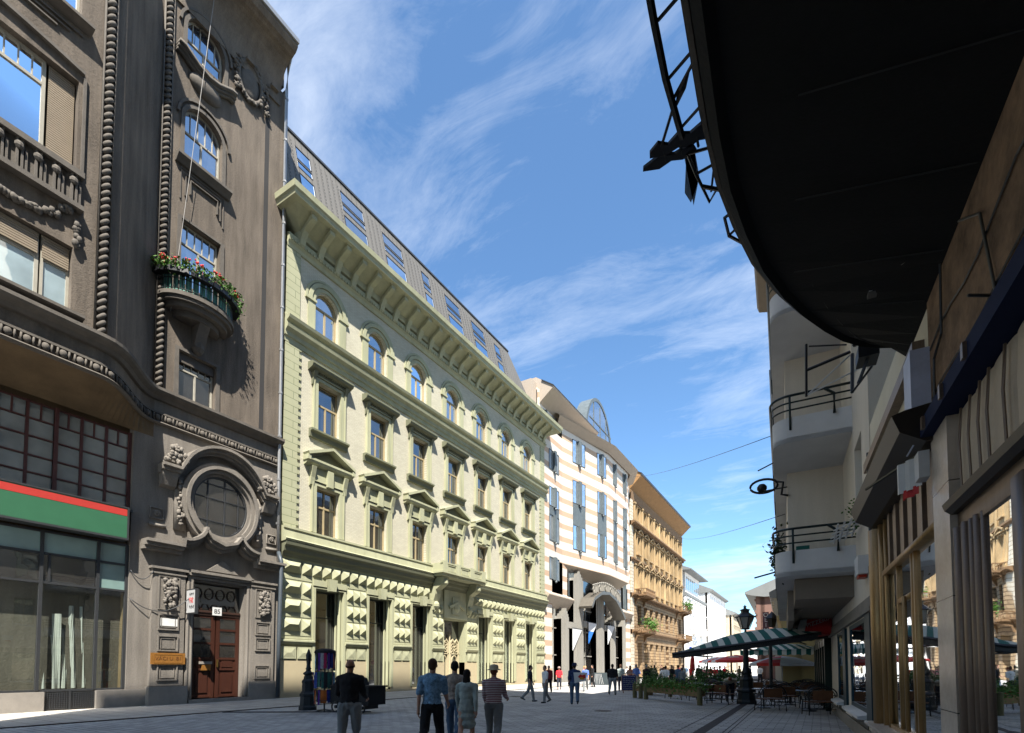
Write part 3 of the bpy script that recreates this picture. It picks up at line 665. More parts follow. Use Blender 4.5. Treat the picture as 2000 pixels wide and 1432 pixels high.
# flower boxes on the balcony
M_leaf = pm('geranium_leaf', (0.07, 0.17, 0.02), .6, .4, 5, .2, .1, 30); M_red = plain('geranium_red', (0.65, 0.01, 0.01), .6)
def leafmass(m, c, ext, n, sz, R, droop=0):
    for _ in range(n):
        p = [c[i] + R.gauss(0, ext[i] * .5) for i in range(3)]
        u = Vector((R.uniform(-1, 1), R.uniform(-1, 1), R.uniform(-1, 1))).normalized(); v = u.cross(Vector((R.uniform(-1, 1), R.uniform(-1, 1), R.uniform(-1, 1)))).normalized()
        s = sz * R.uniform(.6, 1.4); q = Vector(p)
        m.poly([tuple(q - u * s), tuple(q - v * s * .5), tuple(q + u * s), tuple(q + v * s * .5)])
R = random.Random(3)
labs = ['leftmost', 'second from left', 'third from left', 'fourth from left', 'fifth from left', 'rightmost']
for k in range(6):
    am = pi - pi * (k + .5) / 6; c = (12 + 1.7 * cos(am), 1.35 * sin(am))
    fb = thing('flower_box', f'dark balcony box of red geraniums, {labs[k]} along the green balcony railing', 'flower box', FL(c[0], c[1], 18.45), 'geranium boxes on the curved balcony')
    a0, a1 = pi - pi * (k + .04) / 6, pi - pi * (k + .96) / 6
    m = MB(FL)
    m.prism([(12 + r * cos(a), r2 * sin(a)) for r, r2, a in ((1.56, 1.2, a0), (1.82, 1.46, a0), (1.82, 1.46, am), (1.82, 1.46, a1), (1.56, 1.2, a1), (1.56, 1.2, am))], 'z', 18.4, 18.62)
    m.build('trough', M_black, fb)
    m = MB(FL)
    for q in range(3): 
        a = a0 + (a1 - a0) * (q + .5) / 3; leafmass(m, (12 + 1.7 * cos(a), 1.35 * sin(a) + .03, 18.72 + R.uniform(-.05, .12)), (.3, .3, .28), 70, .07, R)
    m.build('leaves', M_leaf, fb, raw=True)
    m = MB(FL)
    for q in range(2 if k % 3 else 3):
        a = a0 + (a1 - a0) * R.random(); cc = (12 + 1.72 * cos(a), 1.4 * sin(a), 18.98 + R.uniform(-.1, .15))
        for _ in range(9): m.ball((cc[0] + R.gauss(0, .05), cc[1] + R.gauss(0, .05), cc[2] + R.gauss(0, .045)), .04, 5, 4)
        m.tube([(cc[0], cc[1] - .04, 18.6), cc], .008, 4)
    m.build('flowers', M_red, fb)
def cable(name, p, q, sag, r, label, mt=None, n=14):
    m = MB(); P, Q = Vector(p), Vector(q)
    m.tube([tuple(P.lerp(Q, k / n) - Vector((0, 0, sag * 4 * (k / n) * (1 - k / n)))) for k in range(n + 1)], r, 5)
    return tag(m.build(name, mt or M_metal, None, True), label, 'cable')
cable('hanging_cable', FL(12.3, .5, 34), FL(10.85, .25, 17), 0, .012, 'thin pale cable hanging down the front of the brown building', plain('pale_cable', (0.35, 0.33, 0.31), .6))
cable('loose_cable', FL(9.75, .05, 5.55), FL(10.5, .25, 5.6), .35, .018, 'loose black cable drooping beside the left portal pilaster')
cable('loose_cable', FL(9.75, .05, 4.4), FL(11.82, .5, 4.6), .55, .018, 'sagging cable running to the small white projecting sign')
# ------------------------------------------------------------ pale green building
gb = thing('green_palace_building', 'long pale green and cream classical building with diamond stonework below and a grey mansard above', 'building', (-24, 31, 0))
M_green = pm('pale_green_plaster', (0.44, 0.44, 0.285), 0.78, 0.2, 0.9, 0.12, 0.25, 40, streak=True)
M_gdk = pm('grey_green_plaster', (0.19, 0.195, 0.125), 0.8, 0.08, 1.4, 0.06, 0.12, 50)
M_cream = pm('cream_painted_brick', (0.6, 0.58, 0.45), 0.8, 0.12, 0.8, 0.08, 0.25, 50, pat=pat_brick(0.27, 0.085, (0.66, 0.62, 0.48), (0.58, 0.54, 0.42), (0.48, 0.45, 0.34), 0.010))
M_tan = pm('tan_plinth_plaster', (0.50, 0.42, 0.27), 0.8, 0.1, 0.8, 0.05, 0.1, 60)
M_quoin = pm('pale_green_quoins', (0.52, 0.55, 0.29), 0.75, 0.06, 1.2, 0.04, 0.3, 50, pat=pat_brick(3.1, 0.4, (0.45, 0.45, 0.295), (0.43, 0.43, 0.275), (0.2, 0.22, 0.12), 0.014))
M_wood = pm('beige_window_wood', (0.44, 0.35, 0.2), 0.5, 0.12, 4, 0.06, 0.08, 40)
M_gmid = glass('mid_reflecting_glass', (0.018, 0.018, 0.018), 0.16)
M_zinc = pm('seamed_zinc_roof', (0.22, 0.205, 0.185), 0.6, 0.08, 1.0, 0.06, 0.3, 40, metal=.25, pat=pat_bands(0.42, 0.93, (0.06, 0.056, 0.05), (0.2, 0.187, 0.168), ax=1))
S0, S1 = 16.5, 46.4
CX = [19.4 + 3.93 * i for i in range(7)]
UP = [(c - .82, c + .82, 14.87, 17.72) for c in CX]; LO = [(c - .82, c + .82, 9.08, 11.72) for c in CX]; AR = [(c - .78, c + .78, 20.4, 23.05) for c in [18.95 + .24 + 3.95 * i for i in range(7)]]
mb = MB(FL); holes_wall(mb, 17.35, 45.55, 9.0, 19.3, UP + LO, 0, .42); holes_wall(mb, 17.35, 45.55, 19.3, 24.6, AR, 0, .3, arch=range(7))
mb.build('brick_wall', M_cream, gb)
OP = [(c - 1.0, c + 1.0, 0.12, 5.95) for c in (19.65, 23.6, 27.55)] + [(30.15, 32.75, 0.12, 5.2)] + [(c - 1.0, c + 1.0, 0.12, 5.8) for c in (35.5, 39.5, 43.4)]
mb = MB(FL); holes_wall(mb, S0, S1, 1.97, 9.0, [(a, b, 0, e) for a, b, c, e in OP], 0, .75)
mb.box(S0, S1, -13, -.9, 0, 26.3)
mb.build('ground_floor_wall', M_green, gb)
mb = MB(FL); ed = [S0] + [x for h in OP for x in h[:2]] + [S1]
for k in range(0, len(ed), 2): mb.box(ed[k], ed[k + 1], -.75, .05, 0, 1.97).mark()
mb.build_each('plinth', M_tan, gb)
mb = MB(FL)
for k in range(len(OP)):
    if k != 3: mb.box(OP[k][0], OP[k][1], -.75, .02, 0, .14).mark()
mb.build_each('threshold', M_tan, gb)
mb = MB(FL)
for a, b in ((S0, 17.35), (45.55, S1)): mb.box(a, b, -.9, .07, 9.0, 24.4).mark()
mb.build_each('quoin_strip', M_quoin, gb)
mb = MB(FL)
for k in range(26):
    z = 9.25 + .4 * k
    if z < 19: mb.box(17.35, 17.5, 0, .065, z - .02, z + .2); mb.box(45.4, 45.55, 0, .065, z - .02, z + .2)
mb.build('quoin_teeth', M_green, gb)
def hmould(name, prof, mt=M_green, a=S0 - .0, b=S1): return MB(FL).prism(prof, 's', a, b).build(name, mt, gb)
hmould('belt_course', [(0, 8.15), (.5, 8.2), (.56, 8.3), (.5, 8.36), (.34, 8.4), (.3, 8.85), (.36, 8.88), (.36, 8.98), (.0, 9.02)], a=S0 - .05, b=S1 + .05)
hmould('belt_soffit', [(0, 7.4), (.12, 7.42), (.18, 7.6), (.3, 7.7), (.34, 7.9), (.46, 8.0), (.5, 8.18), (0, 8.2)], M_gdk)
hmould('middle_cornice', [(0, 18.95), (.08, 18.95), (.1, 19.2), (.18, 19.25), (.2, 19.45), (.38, 19.6), (.42, 19.75), (.3, 19.8), (.3, 19.95), (.5, 20.05), (.55, 20.2), (.42, 20.28), (.2, 20.32), (.2, 20.42), (0, 20.44)], a=S0 - .1, b=S1 + .25)
hmould('frieze', [(0, 24.2), (.1, 24.22), (.14, 24.4), (.22, 24.5), (.26, 24.85), (0, 25.0)])
mb = MB(FL)
for k in range(150): mb.box(S0 + .1 + k * .2, S0 + .2 + k * .2, .14, .3, 24.52, 24.64)
mb.build('dentils', M_green, gb)
mb = MB(FL)                                         # main cornice with mitred ends
prof = [(0, 24.95), (.3, 25.0), (.36, 25.3), (1.2, 25.86), (1.5, 25.92), (1.54, 26.12), (1.62, 26.2), (1.66, 26.48), (1.56, 26.56), (0, 26.75)]
mb.sweep([(S0 + .9, -1.6), (S0 + .9, 0), (S1 - .5, 0), (S1 - .5, -1.6)], prof)
mb.build('main_cornice', M_green, gb)
mb = MB(FL)
for k in range(25):
    s = S0 + .75 + k * 1.19
    mb.prism([(.02, 24.62), (.2, 24.5), (.34, 24.62), (.42, 24.9), (.62, 25.25), (1.12, 25.5), (1.3, 25.62), (1.3, 25.84), (.3, 25.6), (.02, 25.5)], 's', s - .16, s + .16)
    mb.box(s - .22, s + .22, .2, 1.36, 25.84, 25.93); mb.mark()
mb.build_each('cornice_bracket', M_green, gb)
for i, h in enumerate(AR):
    a, b, c, e = h; m_ = (a + b) / 2; zc = e - .78
    window(gb, FL, a, b, c, e, -.26, M_wood, M_gsky, (.5,), (zc - .12,), .11, True, mto=zc - .12)
    mb = MB(FL)
    for r, w_, d in ((.95, .2, .06), (1.2, .22, .12), (1.42, .12, .07)):
        mb.ribbon([(m_ + r * cos(pi - pi * k / 18), zc + r * sin(pi - pi * k / 18)) for k in range(19)], w_, -.01, d)
    for sg_ in (-1, 1):
        mb.box(min(m_ + sg_ * .85, m_ + sg_ * 1.32), max(m_ + sg_ * .85, m_ + sg_ * 1.32), 0, .08, 20.44, zc)
        mb.box(min(m_ + sg_ * .8, m_ + sg_ * 1.5), max(m_ + sg_ * .8, m_ + sg_ * 1.5), 0, .14, zc - .14, zc)
    mb.build('archivolt', M_green, gb)
def framed(a, b, c, e, w_=.3, d=.12):
    m = MB(FL); m.ribbon([(a - w_ / 2 + .04, c), (a - w_ / 2 + .04, e + w_ / 2 - .04), (b + w_ / 2 - .04, e + w_ / 2 - .04), (b + w_ / 2 - .04, c)], w_, -.02, d)
    m.ribbon([(a - w_ + .03, c), (a - w_ + .03, e + w_ - .03), (b + w_ - .03, e + w_ - .03), (b + w_ - .03, c)], .07, -.02, d + .05)
    return m
for i, (a, b, c, e) in enumerate(UP):
    window(gb, FL, a, b, c, e, -.34, M_wood, M_gmid, (.5,), (c + 1.72,), .1, mto=c + 1.72)
    m = framed(a, b, c, e); C_ = (a + b) / 2
    m.build('window_surround', M_green, gb)
    m = MB(FL)
    m.box(a - .3, b + .3, 0, .16, e + .26, e + .4)
    for k in range(14): m.box(a - .28 + k * .155, a - .2 + k * .155, .1, .24, e + .4, e + .47)
    m.prism([(0, e + .4), (.22, e + .47), (.42, e + .55), (.48, e + .68), (.48, e + .76), (.4, e + .82), (0, e + .86)], 's', a - .62, b + .62)
    for s in (a - .28, b + .28): m.prism([(0, e - .35), (.12, e - .3), (.2, e + .1), (.34, e + .42), (0, e + .42)], 's', s - .1, s + .1)
    m.build('window_hood', M_gdk, gb)
    m = MB(FL); m.prism([(0, c - .48), (.12, c - .46), (.16, c - .2), (.3, c - .12), (.3, c - .02), (0, c)], 's', a - .5, b + .5)
    m.build('sill', M_gdk, gb)
for i, (a, b, c, e) in enumerate(LO):
    window(gb, FL, a, b, c, e, -.34, M_wood, M_gdark, (.5,), (c + 1.62,), .1, mto=e - .1)
    C_ = (a + b) / 2
    framed(a, b, c, e).build('window_surround', M_green, gb)
    m = MB(FL); ap = 14.0; bs = 13.25
    m.ribbon([(C_ - 1.62, bs + .04), (C_, ap), (C_ + 1.62, bs + .04)], .16, 0, .5)
    m.prism([(0, 12.72), (.2, 12.78), (.34, 12.88), (.4, 13.0), (.4, 13.12), (0, 13.16)], 's', C_ - 1.6, C_ + 1.6)
    for s in (C_ - 1.55, C_ + 1.55): m.box(s - .1, s + .1, 0, .46, 12.95, 13.22)
    m.box(a - .2, b + .2, 0, .12, e + .26, 12.72)
    m.box(C_ - .2, C_ + .2, 0, .3, e + .1, 12.75)
    for s in (a - .3, b + .3): m.prism([(0, e - .1), (.14, e), (.2, e + .4), (.36, 12.72), (0, 12.72)], 's', s - .13, s + .13)
    m.build('pediment', M_green, gb)
    m = MB(FL); m.prism([(C_ - 1.3, 13.18), (C_ + 1.3, 13.18), (C_, 13.82)], 'o', 0, .1); m.build('pediment_field', M_gdk, gb)
# diamond stonework
mb = MB(FL); bd = MB(FL)
def prow(a, b, z0, z1, w_=.62):
    n = max(1, round((b - a) / w_)); d = (b - a) / n
    for k in range(n): mb.pyr(a + k * d + .02, a + (k + 1) * d - .02, z0, z1, .04, .3)
mb.pyr(16.55, 17.75, 6.63, 7.3, .04, .28); prow(17.78, 28.4, 6.63, 7.3, .66); mb.mark(); prow(33.9, 46.3, 6.63, 7.3, .66); mb.mark()
piers = [(16.55, 18.5), (20.85, 22.4), (24.8, 26.35), (28.72, 29.95), (32.95, 34.3), (36.7, 38.3), (40.7, 42.2), (44.6, 46.3)]
for i, (a, b) in enumerate(piers):
    for z0 in (5.52, 4.52, 3.52):
        if i == 0: mb.pyr(16.57, 17.78, z0, z0 + .68, .04, .28); mb.pyr(17.82, 18.42, z0, z0 + .68, .04, .28)
        else: prow(a, b, z0, z0 + .68, .52)
    for z0 in (6.3, 5.3, 4.3, 3.3):
        bd.box(a + .08, b - .08, 0, .07, z0 - .02, z0 + .12)
    mb.mark(); bd.box(a - .04, b + .04, 0, .05, 3.1, 6.55)
    bd.prism([(0, 2.78), (.1, 2.8), (.2, 2.95), (.2, 3.04), (0, 3.08)], 's', a - .1, b + .1)
    m_ = (a + b) / 2
    for p_, q_ in ((a + .05, m_ - .05), (m_ + .05, b - .05)):
        bd.box(p_, q_, .05, .1, 2.05, 2.68); bd.pyr(p_ + .06, q_ - .06, 2.1, 2.62, .1, .04)
    bd.mark()
mb.build_each('diamond_stones', M_green, gb)
bd.box(S0, 28.4, 0, .06, 7.32, 7.42); bd.mark(); bd.box(33.9, S1, 0, .06, 7.32, 7.42); bd.mark()
for i, (a, b, c, e) in enumerate(OP):
    if i == 3: continue
    bd.ribbon([(a - .06, .3), (a - .06, e + .06), (b + .06, e + .06), (b + .06, .3)], .16, -.1, .1)
    m_ = (a + b) / 2
    bd.box(a - .15, m_ - .28, 0, .14, e + .16, e + .5); bd.box(m_ + .28, b + .15, 0, .14, e + .16, e + .5)
    bd.prism([(m_ - .2, e - .05), (m_ + .2, e - .05), (m_ + .3, e + .62), (m_ - .3, e + .62)], 'o', 0, .36)
    bd.tube([(b - .12, -.2, .2), (b - .12, -.2, e)], .1, 8); bd.tube([(b - .12, -.5, .2), (b - .12, -.5, e)], .07, 6); bd.mark()
bd.build_each('stone_bands', M_green, gb)
for i, (a, b, c, e) in enumerate(OP):
    if i == 3: continue
    m = MB(FL)
    for s in (a + .04, b - .04): m.box(s - .04, s + .04, -.72, -.62, c, e)
    m.box(a, b, -.72, -.62, e - .08, e); m.box(a, b, -.72, -.6, c, c + .3); m.box(a, b, -.72, -.64, 4.4, 4.46)
    f_ = m.build('shop_window', plain('dark_olive_frame', (0.06, 0.062, 0.045), .5), gb)
    MB(FL).poly([(a, -.68, c), (b, -.68, c), (b, -.68, e), (a, -.68, e)]).build('pane', M_gmid, f_)
# balcony over the portal
mb = MB(FL)
mb.box(28.3, 33.75, .3, 1.3, 8.12, 8.3); mb.box(28.2, 33.85, .25, 1.42, 8.3, 8.42)
mb.box(28.35, 33.7, 1.16, 1.26, 8.42, 9.0)
for s in (28.6, 30.15, 31.9, 33.45): mb.box(s - .26, s + .26, 1.08, 1.34, 8.42, 9.16)
mb.box(28.3, 33.75, 1.1, 1.32, 9.0, 9.1)
for s in (28.5, 33.4): mb.box(s - .12, s + .2, 0, 1.2, 8.42, 9.05)
for k in range(3):
    a = 28.95 + 1.62 * k; mb.ribbon([(a, 8.5), (a + .9, 8.5), (a + .9, 8.92), (a, 8.92)], .05, 1.26, 1.3, True)
mb.build('balcony', M_green, gb)
mb = MB(FL)
for s in (28.95, 33.1): mb.prism([(0, 5.7), (.18, 5.75), (.22, 6.4), (.4, 6.9), (.42, 7.2), (.9, 7.5), (1.1, 7.8), (1.1, 8.1), (0, 8.1)], 's', s - .32, s + .32); mb.ball((s, .95, 7.7), (.3, .3, .28)); mb.ball((s, .2, 6.1), (.26, .24, .3))
mb.ribbon([(30.5, 6.1), (31.5, 6.5), (32.5, 6.1)], .2, 0, .3)
mb.ball((31.45, .05, 6.2), (.5, .3, .55)); mb.box(30.0, 32.9, 0, .12, 5.3, 7.4)
mb.box(30.9, 31.9, .1, .2, 5.6, 6.9)
mb.build('balcony_consoles', M_green, gb, False)
mb = MB(FL)
dm = pm('ivory_fretwork', (0.58, 0.5, 0.32), .6, .08, 3, .05, .1, 30)
for k in (0, 1):
    c = 30.8 + k * 1.3
    mb.ribbon([(c - .5, .15), (c - .5, 3.5), (c - .25, 3.75), (c, 3.5), (c + .25, 3.75), (c + .5, 3.5), (c + .5, .15)], .14, -.6, -.5)
    for q in range(7): mb.ribbon([(c + .16 * cos(t * pi / 4) + (.2 if q % 2 else -.2), 2.75 + q * .13 + .1 * sin(t * pi / 4)) for t in range(8)], .045, -.6, -.52, True)
    mb.ribbon([(c - .3, .4), (c - .3, 2.1)] + [(c - .3 * cos(pi * t / 10), 2.1 + .4 * sin(pi * t / 10)) for t in range(11)] + [(c + .3, .4)], .07, -.6, -.52)
mb.box(30.17, 32.73, -.62, -.5, 2.6, 2.66); mb.tube([(31.45, -.5, .2), (31.45, -.5, 4.1)], .06, 8)
d_ = mb.build('portal_door', dm, gb)
MB(FL).poly([(30.15, -.64, .1), (32.75, -.64, .1), (32.75, -.64, 5.2), (30.15, -.64, 5.2)]).build('pane', M_gdark, d_)
# mansard
def FM(s, u, z):                               # leaning frame: u out of the roof slope
    return (-24.25 - (z - 26.6) * .24 + u, s, z)
MW = [(17.95, 19.0, 31.1, 32.0), (21.2, 23.15, 31.1, 32.0), (24.85, 26.85, 31.1, 32.0), (28.95, 29.9, 31.1, 32.0), (31.8, 33.8, 31.1, 32.0), (35.5, 37.5, 31.1, 32.0), (39.2, 40.2, 31.1, 32.0)]
MW2 = [(a, b, 30.5, 31.0) for a, b, _, _ in MW]; MW3 = [(a, b, 26.9, 30.15) for a, b, _, _ in MW]
MW3.append((42.4, 43.4, 26.9, 29.3))
mb = MB(FM); holes_wall(mb, 16.3, 42.0, 26.3, 32.75, MW + MW2 + MW3[:7], 0, .012)
mb.poly([(42.0, 0, 26.3), (46.1, 0, 26.3), (46.1, 0, 26.8), (42.0, 0, 32.75)])
mb.poly([(16.3, 0, 26.3), (16.3, -9, 26.3), (16.3, -9, 32.75), (16.3, 0, 32.75)])
mb.poly([(42.0, 0, 32.75), (46.1, 0, 26.8), (46.1, -9, 26.8), (42.0, -9, 32.75)])
mb.poly([(16.3, 0, 32.75), (42.0, 0, 32.75), (42.0, -9, 32.75), (16.3, -9, 32.75)])
mb.build('mansard_roof', M_zinc, gb)
MB(FM).box(16.25, 42.1, -.3, .08, 32.7, 32.88).build('roof_edge', M_metal, gb)
mb = MB(FM)
for r in range(1):
    for k in range(62):
        s = 16.45 + k * .42
        if any(a - .1 < s < b + .1 for a, b, _, _ in MW) or s > 41.2: continue
        for j in range(22):
            z = 27 + j * .24; mb.box(s - .015, s + .015, 0, .02, z, z + .1)
mb.build('roof_seam_rivets', M_metal, gb)
for i, lst in enumerate((MW, MW2, MW3)):
    for a, b, c, e in lst:
        m = MB(FM); m.ribbon([(a + .03, c + .03), (b - .03, c + .03), (b - .03, e - .03), (a + .03, e - .03)], .05, -.01, .02, True)
        w_ = m.build('skylight', M_black, gb)
        MB(FM).poly([(a, -.008, c), (b, -.008, c), (b, -.008, e), (a, -.008, e)]).build('pane', M_gsky, w_)
m = MB(FL)
for s_ in (24.0, 33.5): m.tube([(s_, -3.2, 32.3), (s_, -3.2, 33.0)], .12, 8).mark()
m.build_each('roof_vent', M_zincpipe, gb)
# ------------------------------------------------------------ striped building
M_band2 = pm('white_and_peach_stone_bands', (.7, .6, .5), 0.7, 0.06, 1.5, 0.06, 0.2, 60, pat=pat_bands(1.45, 0.4, (0.80, 0.73, 0.64), (0.60, 0.42, 0.29), off=.55))
M_slate = pm('blue_grey_cladding', (0.13, 0.155, 0.165), 0.5, 0.25, 3, 0.1, 0.1, 30)
M_soff = pm('beige_eaves_panel', (0.50, 0.42, 0.34), .7, .08, 2, .05, .1, 30)
M_pipe_gl = glass('slate_window_glass', (0.16, 0.17, 0.17), -0.03, wav=.1, var=.98)
M_pillar = pm('fluted_grey_concrete', (0.34, 0.32, 0.28), .85, .15, 2, .15, .3, 60, streak=True)
sb = thing('striped_building', 'modern white and peach striped building with a chamfered oriel and arched rooftop window', 'building', (-24, 60, 0))
mb = MB(FL)
mb.poly([(46.5, 0, 9.1), (50.8, 0, 9.1), (50.8, 0, 27.0), (46.5, 0, 27.0)])
mb.box(46.5, 74.3, -14, -.8, 0, 31)
mb.box(46.5, 74.3, -1.2, -.6, 25, 30.8)
mb.box(70.2, 74.3, -.8, 0, 9.1, 29.5)
mb.box(46.5, 48.2, -.8, 0, 0, 9.1); mb.box(72.6, 74.3, -.8, 0, 0, 9.1)
Q = [(50.8, 0), (60.3, 1.9), (67.9, 1.9), (70.4, 0)]
mb.grid([[(a, b, 13.0) for a, b in Q], [(a, b, 28.6) for a, b in Q]])
mb.poly([(a, b, 28.6) for a, b in Q] + [(70.4, -.8, 28.6), (50.8, -.8, 28.6)])
mb.build('wall', M_band2, sb)
mb = MB(FL); mb.grid([[(a, b, 13.0) for a, b in Q], [(50.8 + 3, -.5, 12.0), (60, -.2, 12.0), (66, -.2, 12), (68, -.5, 12)]]); mb.build('oriel_soffit', M_soff, sb)
mb = MB(FL)
mb.grid([[(50.0, -.2, 28.2), (60.2, 2.1, 28.2), (68.3, 2.1, 28.2), (72.6, 0, 28.2)], [(49.2, .5, 28.9), (59.9, 3.0, 28.9), (69.1, 3.0, 28.9), (74.0, .7, 28.9)], [(50.5, -1, 30.3), (60.2, 1.2, 30.3), (68.4, 1.2, 30.3), (72, -1, 30.3)]])
mb.prism([(-.6, 29.3), (-.4, 29.5), (1.0, 30.6), (1.05, 30.75), (-1.0, 32.2), (-2, 32.2), (-2, 29.3)], 's', 46.6, 59.2)
mb.box(45.4, 47.3, -3.5, -.9, 29, 31.5)
mb.build('eaves', M_soff, sb)
MB(FL).prism([(-.3, 31.6), (1.08, 30.72), (1.08, 30.8), (-.3, 31.75)], 's', 46.5, 59.3).build('roof_edge', M_metal, sb)
def swin(fr, s0, s1, z0, z1, par=sb):
    m = MB(fr); mid = (s0 + s1) / 2; w_ = (s1 - s0)
    for a, b in ((s0, mid - .1 * w_), (mid + .1 * w_, s1)):
        m.ribbon([(a, z0), (b, z0), (b, z1), (a, z1)], .07, -.02, .06, True)
    m.box(mid - .1 * w_, mid + .1 * w_, -.02, .28, z0 - .1, z1 + .05); m.ball((mid, .22, z0 - .25), .16, 6, 4)
    w2 = m.build('window', M_slate, par)
    MB(fr).poly([(s0, .012, z0), (s1, .012, z0), (s1, .012, z1), (s0, .012, z1)]).build('pane', M_pipe_gl, w2)
lev = [(22.5, 24.7, 0), (18.7, 20.7, 1), (14.6, 16.9, 0)]
def FCH(s, o, z):                              # oriel chamfer
    d = sqrt(9.5 ** 2 + 1.9 ** 2); u = (9.5 / d, 1.9 / d); return FL(50.8 + u[0] * s - u[1] * o, u[1] * s + u[0] * o, z)
def FOF(s, o, z): return FL(s, 1.9 + o, z)
pan = MB(FL)
for fr, spots, zs in ((FL, ((47.6, 49.9),), 0), (FCH, ((2.0, 4.5), (7.1, 9.1)), 0), (FOF, ((61.9, 63.2), (65.7, 67.2)), 0)):
    for s0, s1 in spots:
        for z0, z1 in ((25.0 if fr is not FL else 22.6, 27.6 if fr is not FL else 24.7), (20.3 if fr is not FL else 18.7, 22.9 if fr is not FL else 20.7), (15.0, 17.7)):
            swin(fr, s0, s1, z0, z1)
        p = MB(fr); p.box(s0, s1, 0, .045, 17.75, 20.2 if fr is not FL else 18.6); p.build('spandrel_panel', M_slate, sb)
swin(FL, 47.6, 49.9, 10.9, 13.2); swin(FL, 52.4, 53.7, 9.6, 12.2); swin(FL, 71.0, 72.2, 10.0, 13.5)
def FUP(s, o, z): return FL(s, -.6 + o, z)
for s in (47.3, 49.6, 51.9, 54.2, 56.5): swin(FUP, s, s + 1.0, 26.6, 29.0)
ag = MB(FL); cc = (62.0, 30.6)
ag.ribbon([(cc[0] + 4.3 * cos(pi - pi * k / 20), cc[1] + 5.6 * sin(pi - pi * k / 20)) for k in range(21)], .4, -1.5, .1)
for s in (60.2, 62.4, 64.5): ag.box(s - .08, s + .08, 0.0, .08, 29, 35.6)
for z in (31.0, 33.0): ag.box(58.8, 66.4, 0.0, .09, z - .07, z + .07)
a_ = ag.build('arched_roof_window', M_slate, sb)
MB(FL).poly([(cc[0] + 4.1 * cos(pi * k / 20), .03, cc[1] + 5.4 * sin(pi * k / 20)) for k in range(21)]).build('pane', M_gsky, a_)
# base: pillars, canopies, arch
mb = MB(FL)
for s0, s1, zt in ((49.6, 51.5, 8.0), (52.8, 55.6, 12.6), (59.6, 62.3, 12.4), (64.5, 66.6, 8.5), (69.4, 70.8, 8.5)):
    n = 7; d = (s1 - s0) / n
    for k in range(n): mb.box(s0 + k * d, s0 + k * d + d * .8, -.5, .42 + .12 * sin(pi * (k + .5) / n), 0, zt - abs(k - 3) * .3)
    mb.box(s0, s1, -.6, .4, 0, zt - 1.2); mb.mark()
for s0, s1, z in ((51.0, 53.4, 6.6), (55.5, 59.5, 7.0), (62.3, 66.5, 7.0)): mb.box(s0, s1, -.1, .5, z - .7, z).mark()
mb.build_each('fluted_pillar', M_pillar, sb)
mb = MB(FL); mb.prism([(0, 9.5), (.55, 9.15), (.55, 9.05), (-.3, 7.9), (-.3, 9.5)], 's', 46.5, 52.8); mb.mark(); mb.prism([(0, 9.9), (.6, 9.4), (.6, 9.3), (-.3, 8.4), (-.3, 9.9)], 's', 65.0, 74.2); mb.mark()
mb.build_each('canopy', M_soff, sb)
mb = MB(FL); mb.box(48.2, 52, -.5, 0, 9.1, 13.0).mark(); mb.box(66, 73, -.5, 0, 9.1, 13.0); mb.build_each('wall_panel', M_band2, sb)
mb = MB(FL)
mb.ribbon([(54.0, 8.4), (54.8, 9.4), (57.0, 10.3), (59.5, 10.6), (62.0, 10.1), (64.2, 8.9), (65.5, 7.9)], .35, .6, 2.2)
mb.build('entrance_arch', pm('bronze_arch_metal', (0.22, 0.2, 0.17), .4, .2, 3, .1, .1, 30, .5), sb)
mb = MB(FL)
for k in range(15):                             # fretwork along the arch top
    u = k / 14; s = 55.0 + 9.0 * u; z = 9.75 + 1.15 * sin(pi * (.1 + .8 * u)) - .1
    mb.ribbon([(s - .2, z), (s - .2, z + .9), (s + .15, z + .9), (s + .15, z)] if k % 3 else [(s, z), (s + .2, z + .5), (s, z + .95), (s - .2, z + .5)], .07, 1.9, 2.0, bool(k % 3 == 0))
    mb.ball((s, 1.95, z + 1.0), .12, 6, 4)
mb.tube([(54.6 + 9.6 * k / 14, 1.95, 10.65 + 1.1 * sin(pi * (.1 + .8 * k / 14))) for k in range(15)], .05, 5)
mb.build('arch_fretwork', M_pillar, sb)
gl = MB(FL)
for s0, s1 in ((48.2, 49.6), (51.5, 52.8), (55.6, 59.6), (62.3, 64.5), (66.6, 69.4)): gl.poly([(s0, -.3, 0), (s1, -.3, 0), (s1, -.3, 12.5), (s0, -.3, 12.5)])
gl.build('entrance_glazing', M_gdark, sb)
gf = MB(FL)
for s0, s1 in ((48.2, 49.6), (55.6, 59.6), (66.6, 69.4)):
    for z in (2.9, 5.8, 8.4): gf.box(s0, s1, -.3, -.2, z - .06, z + .06)
    gf.box((s0 + s1) / 2 - .05, (s0 + s1) / 2 + .05, -.3, -.2, 0, 9)
gf.build('glazing_bars', M_pillar, sb)
M_ban = plain('white_banner', (0.8, 0.8, 0.8), .7)
for k, (s, z, lab) in enumerate(((52.0, 5.9, 'plain white triangular banner, lowest and leftmost of the three'), (56.6, 6.9, 'white and blue triangular banner between the fluted pillars'), (63.0, 7.0, 'plain white triangular banner, rightmost of the three'))):
    bn = thing('pennant_banner', lab, 'banner', FL(s, .6, z), 'triangular banners on the striped building')
    o = MB(FL).prism([(s, z), (s + 2.6, z), (s, z - 2.5)], 'o', .62, .66).build('cloth', M_ban, bn)
    if k == 1: MB(FL).prism([(s - .01, z - 1.05), (s + 1.52, z - 1.05), (s - .01, z - 2.52)], 'o', .612, .668).build('blue_corner', plain('banner_blue', (0.03, 0.22, 0.75), .6), bn)
    MB(FL).tube([(s, .64, z + .02), (s + 2.7, .64, z + .02)], .05, 6).build('pole', M_metal, bn)
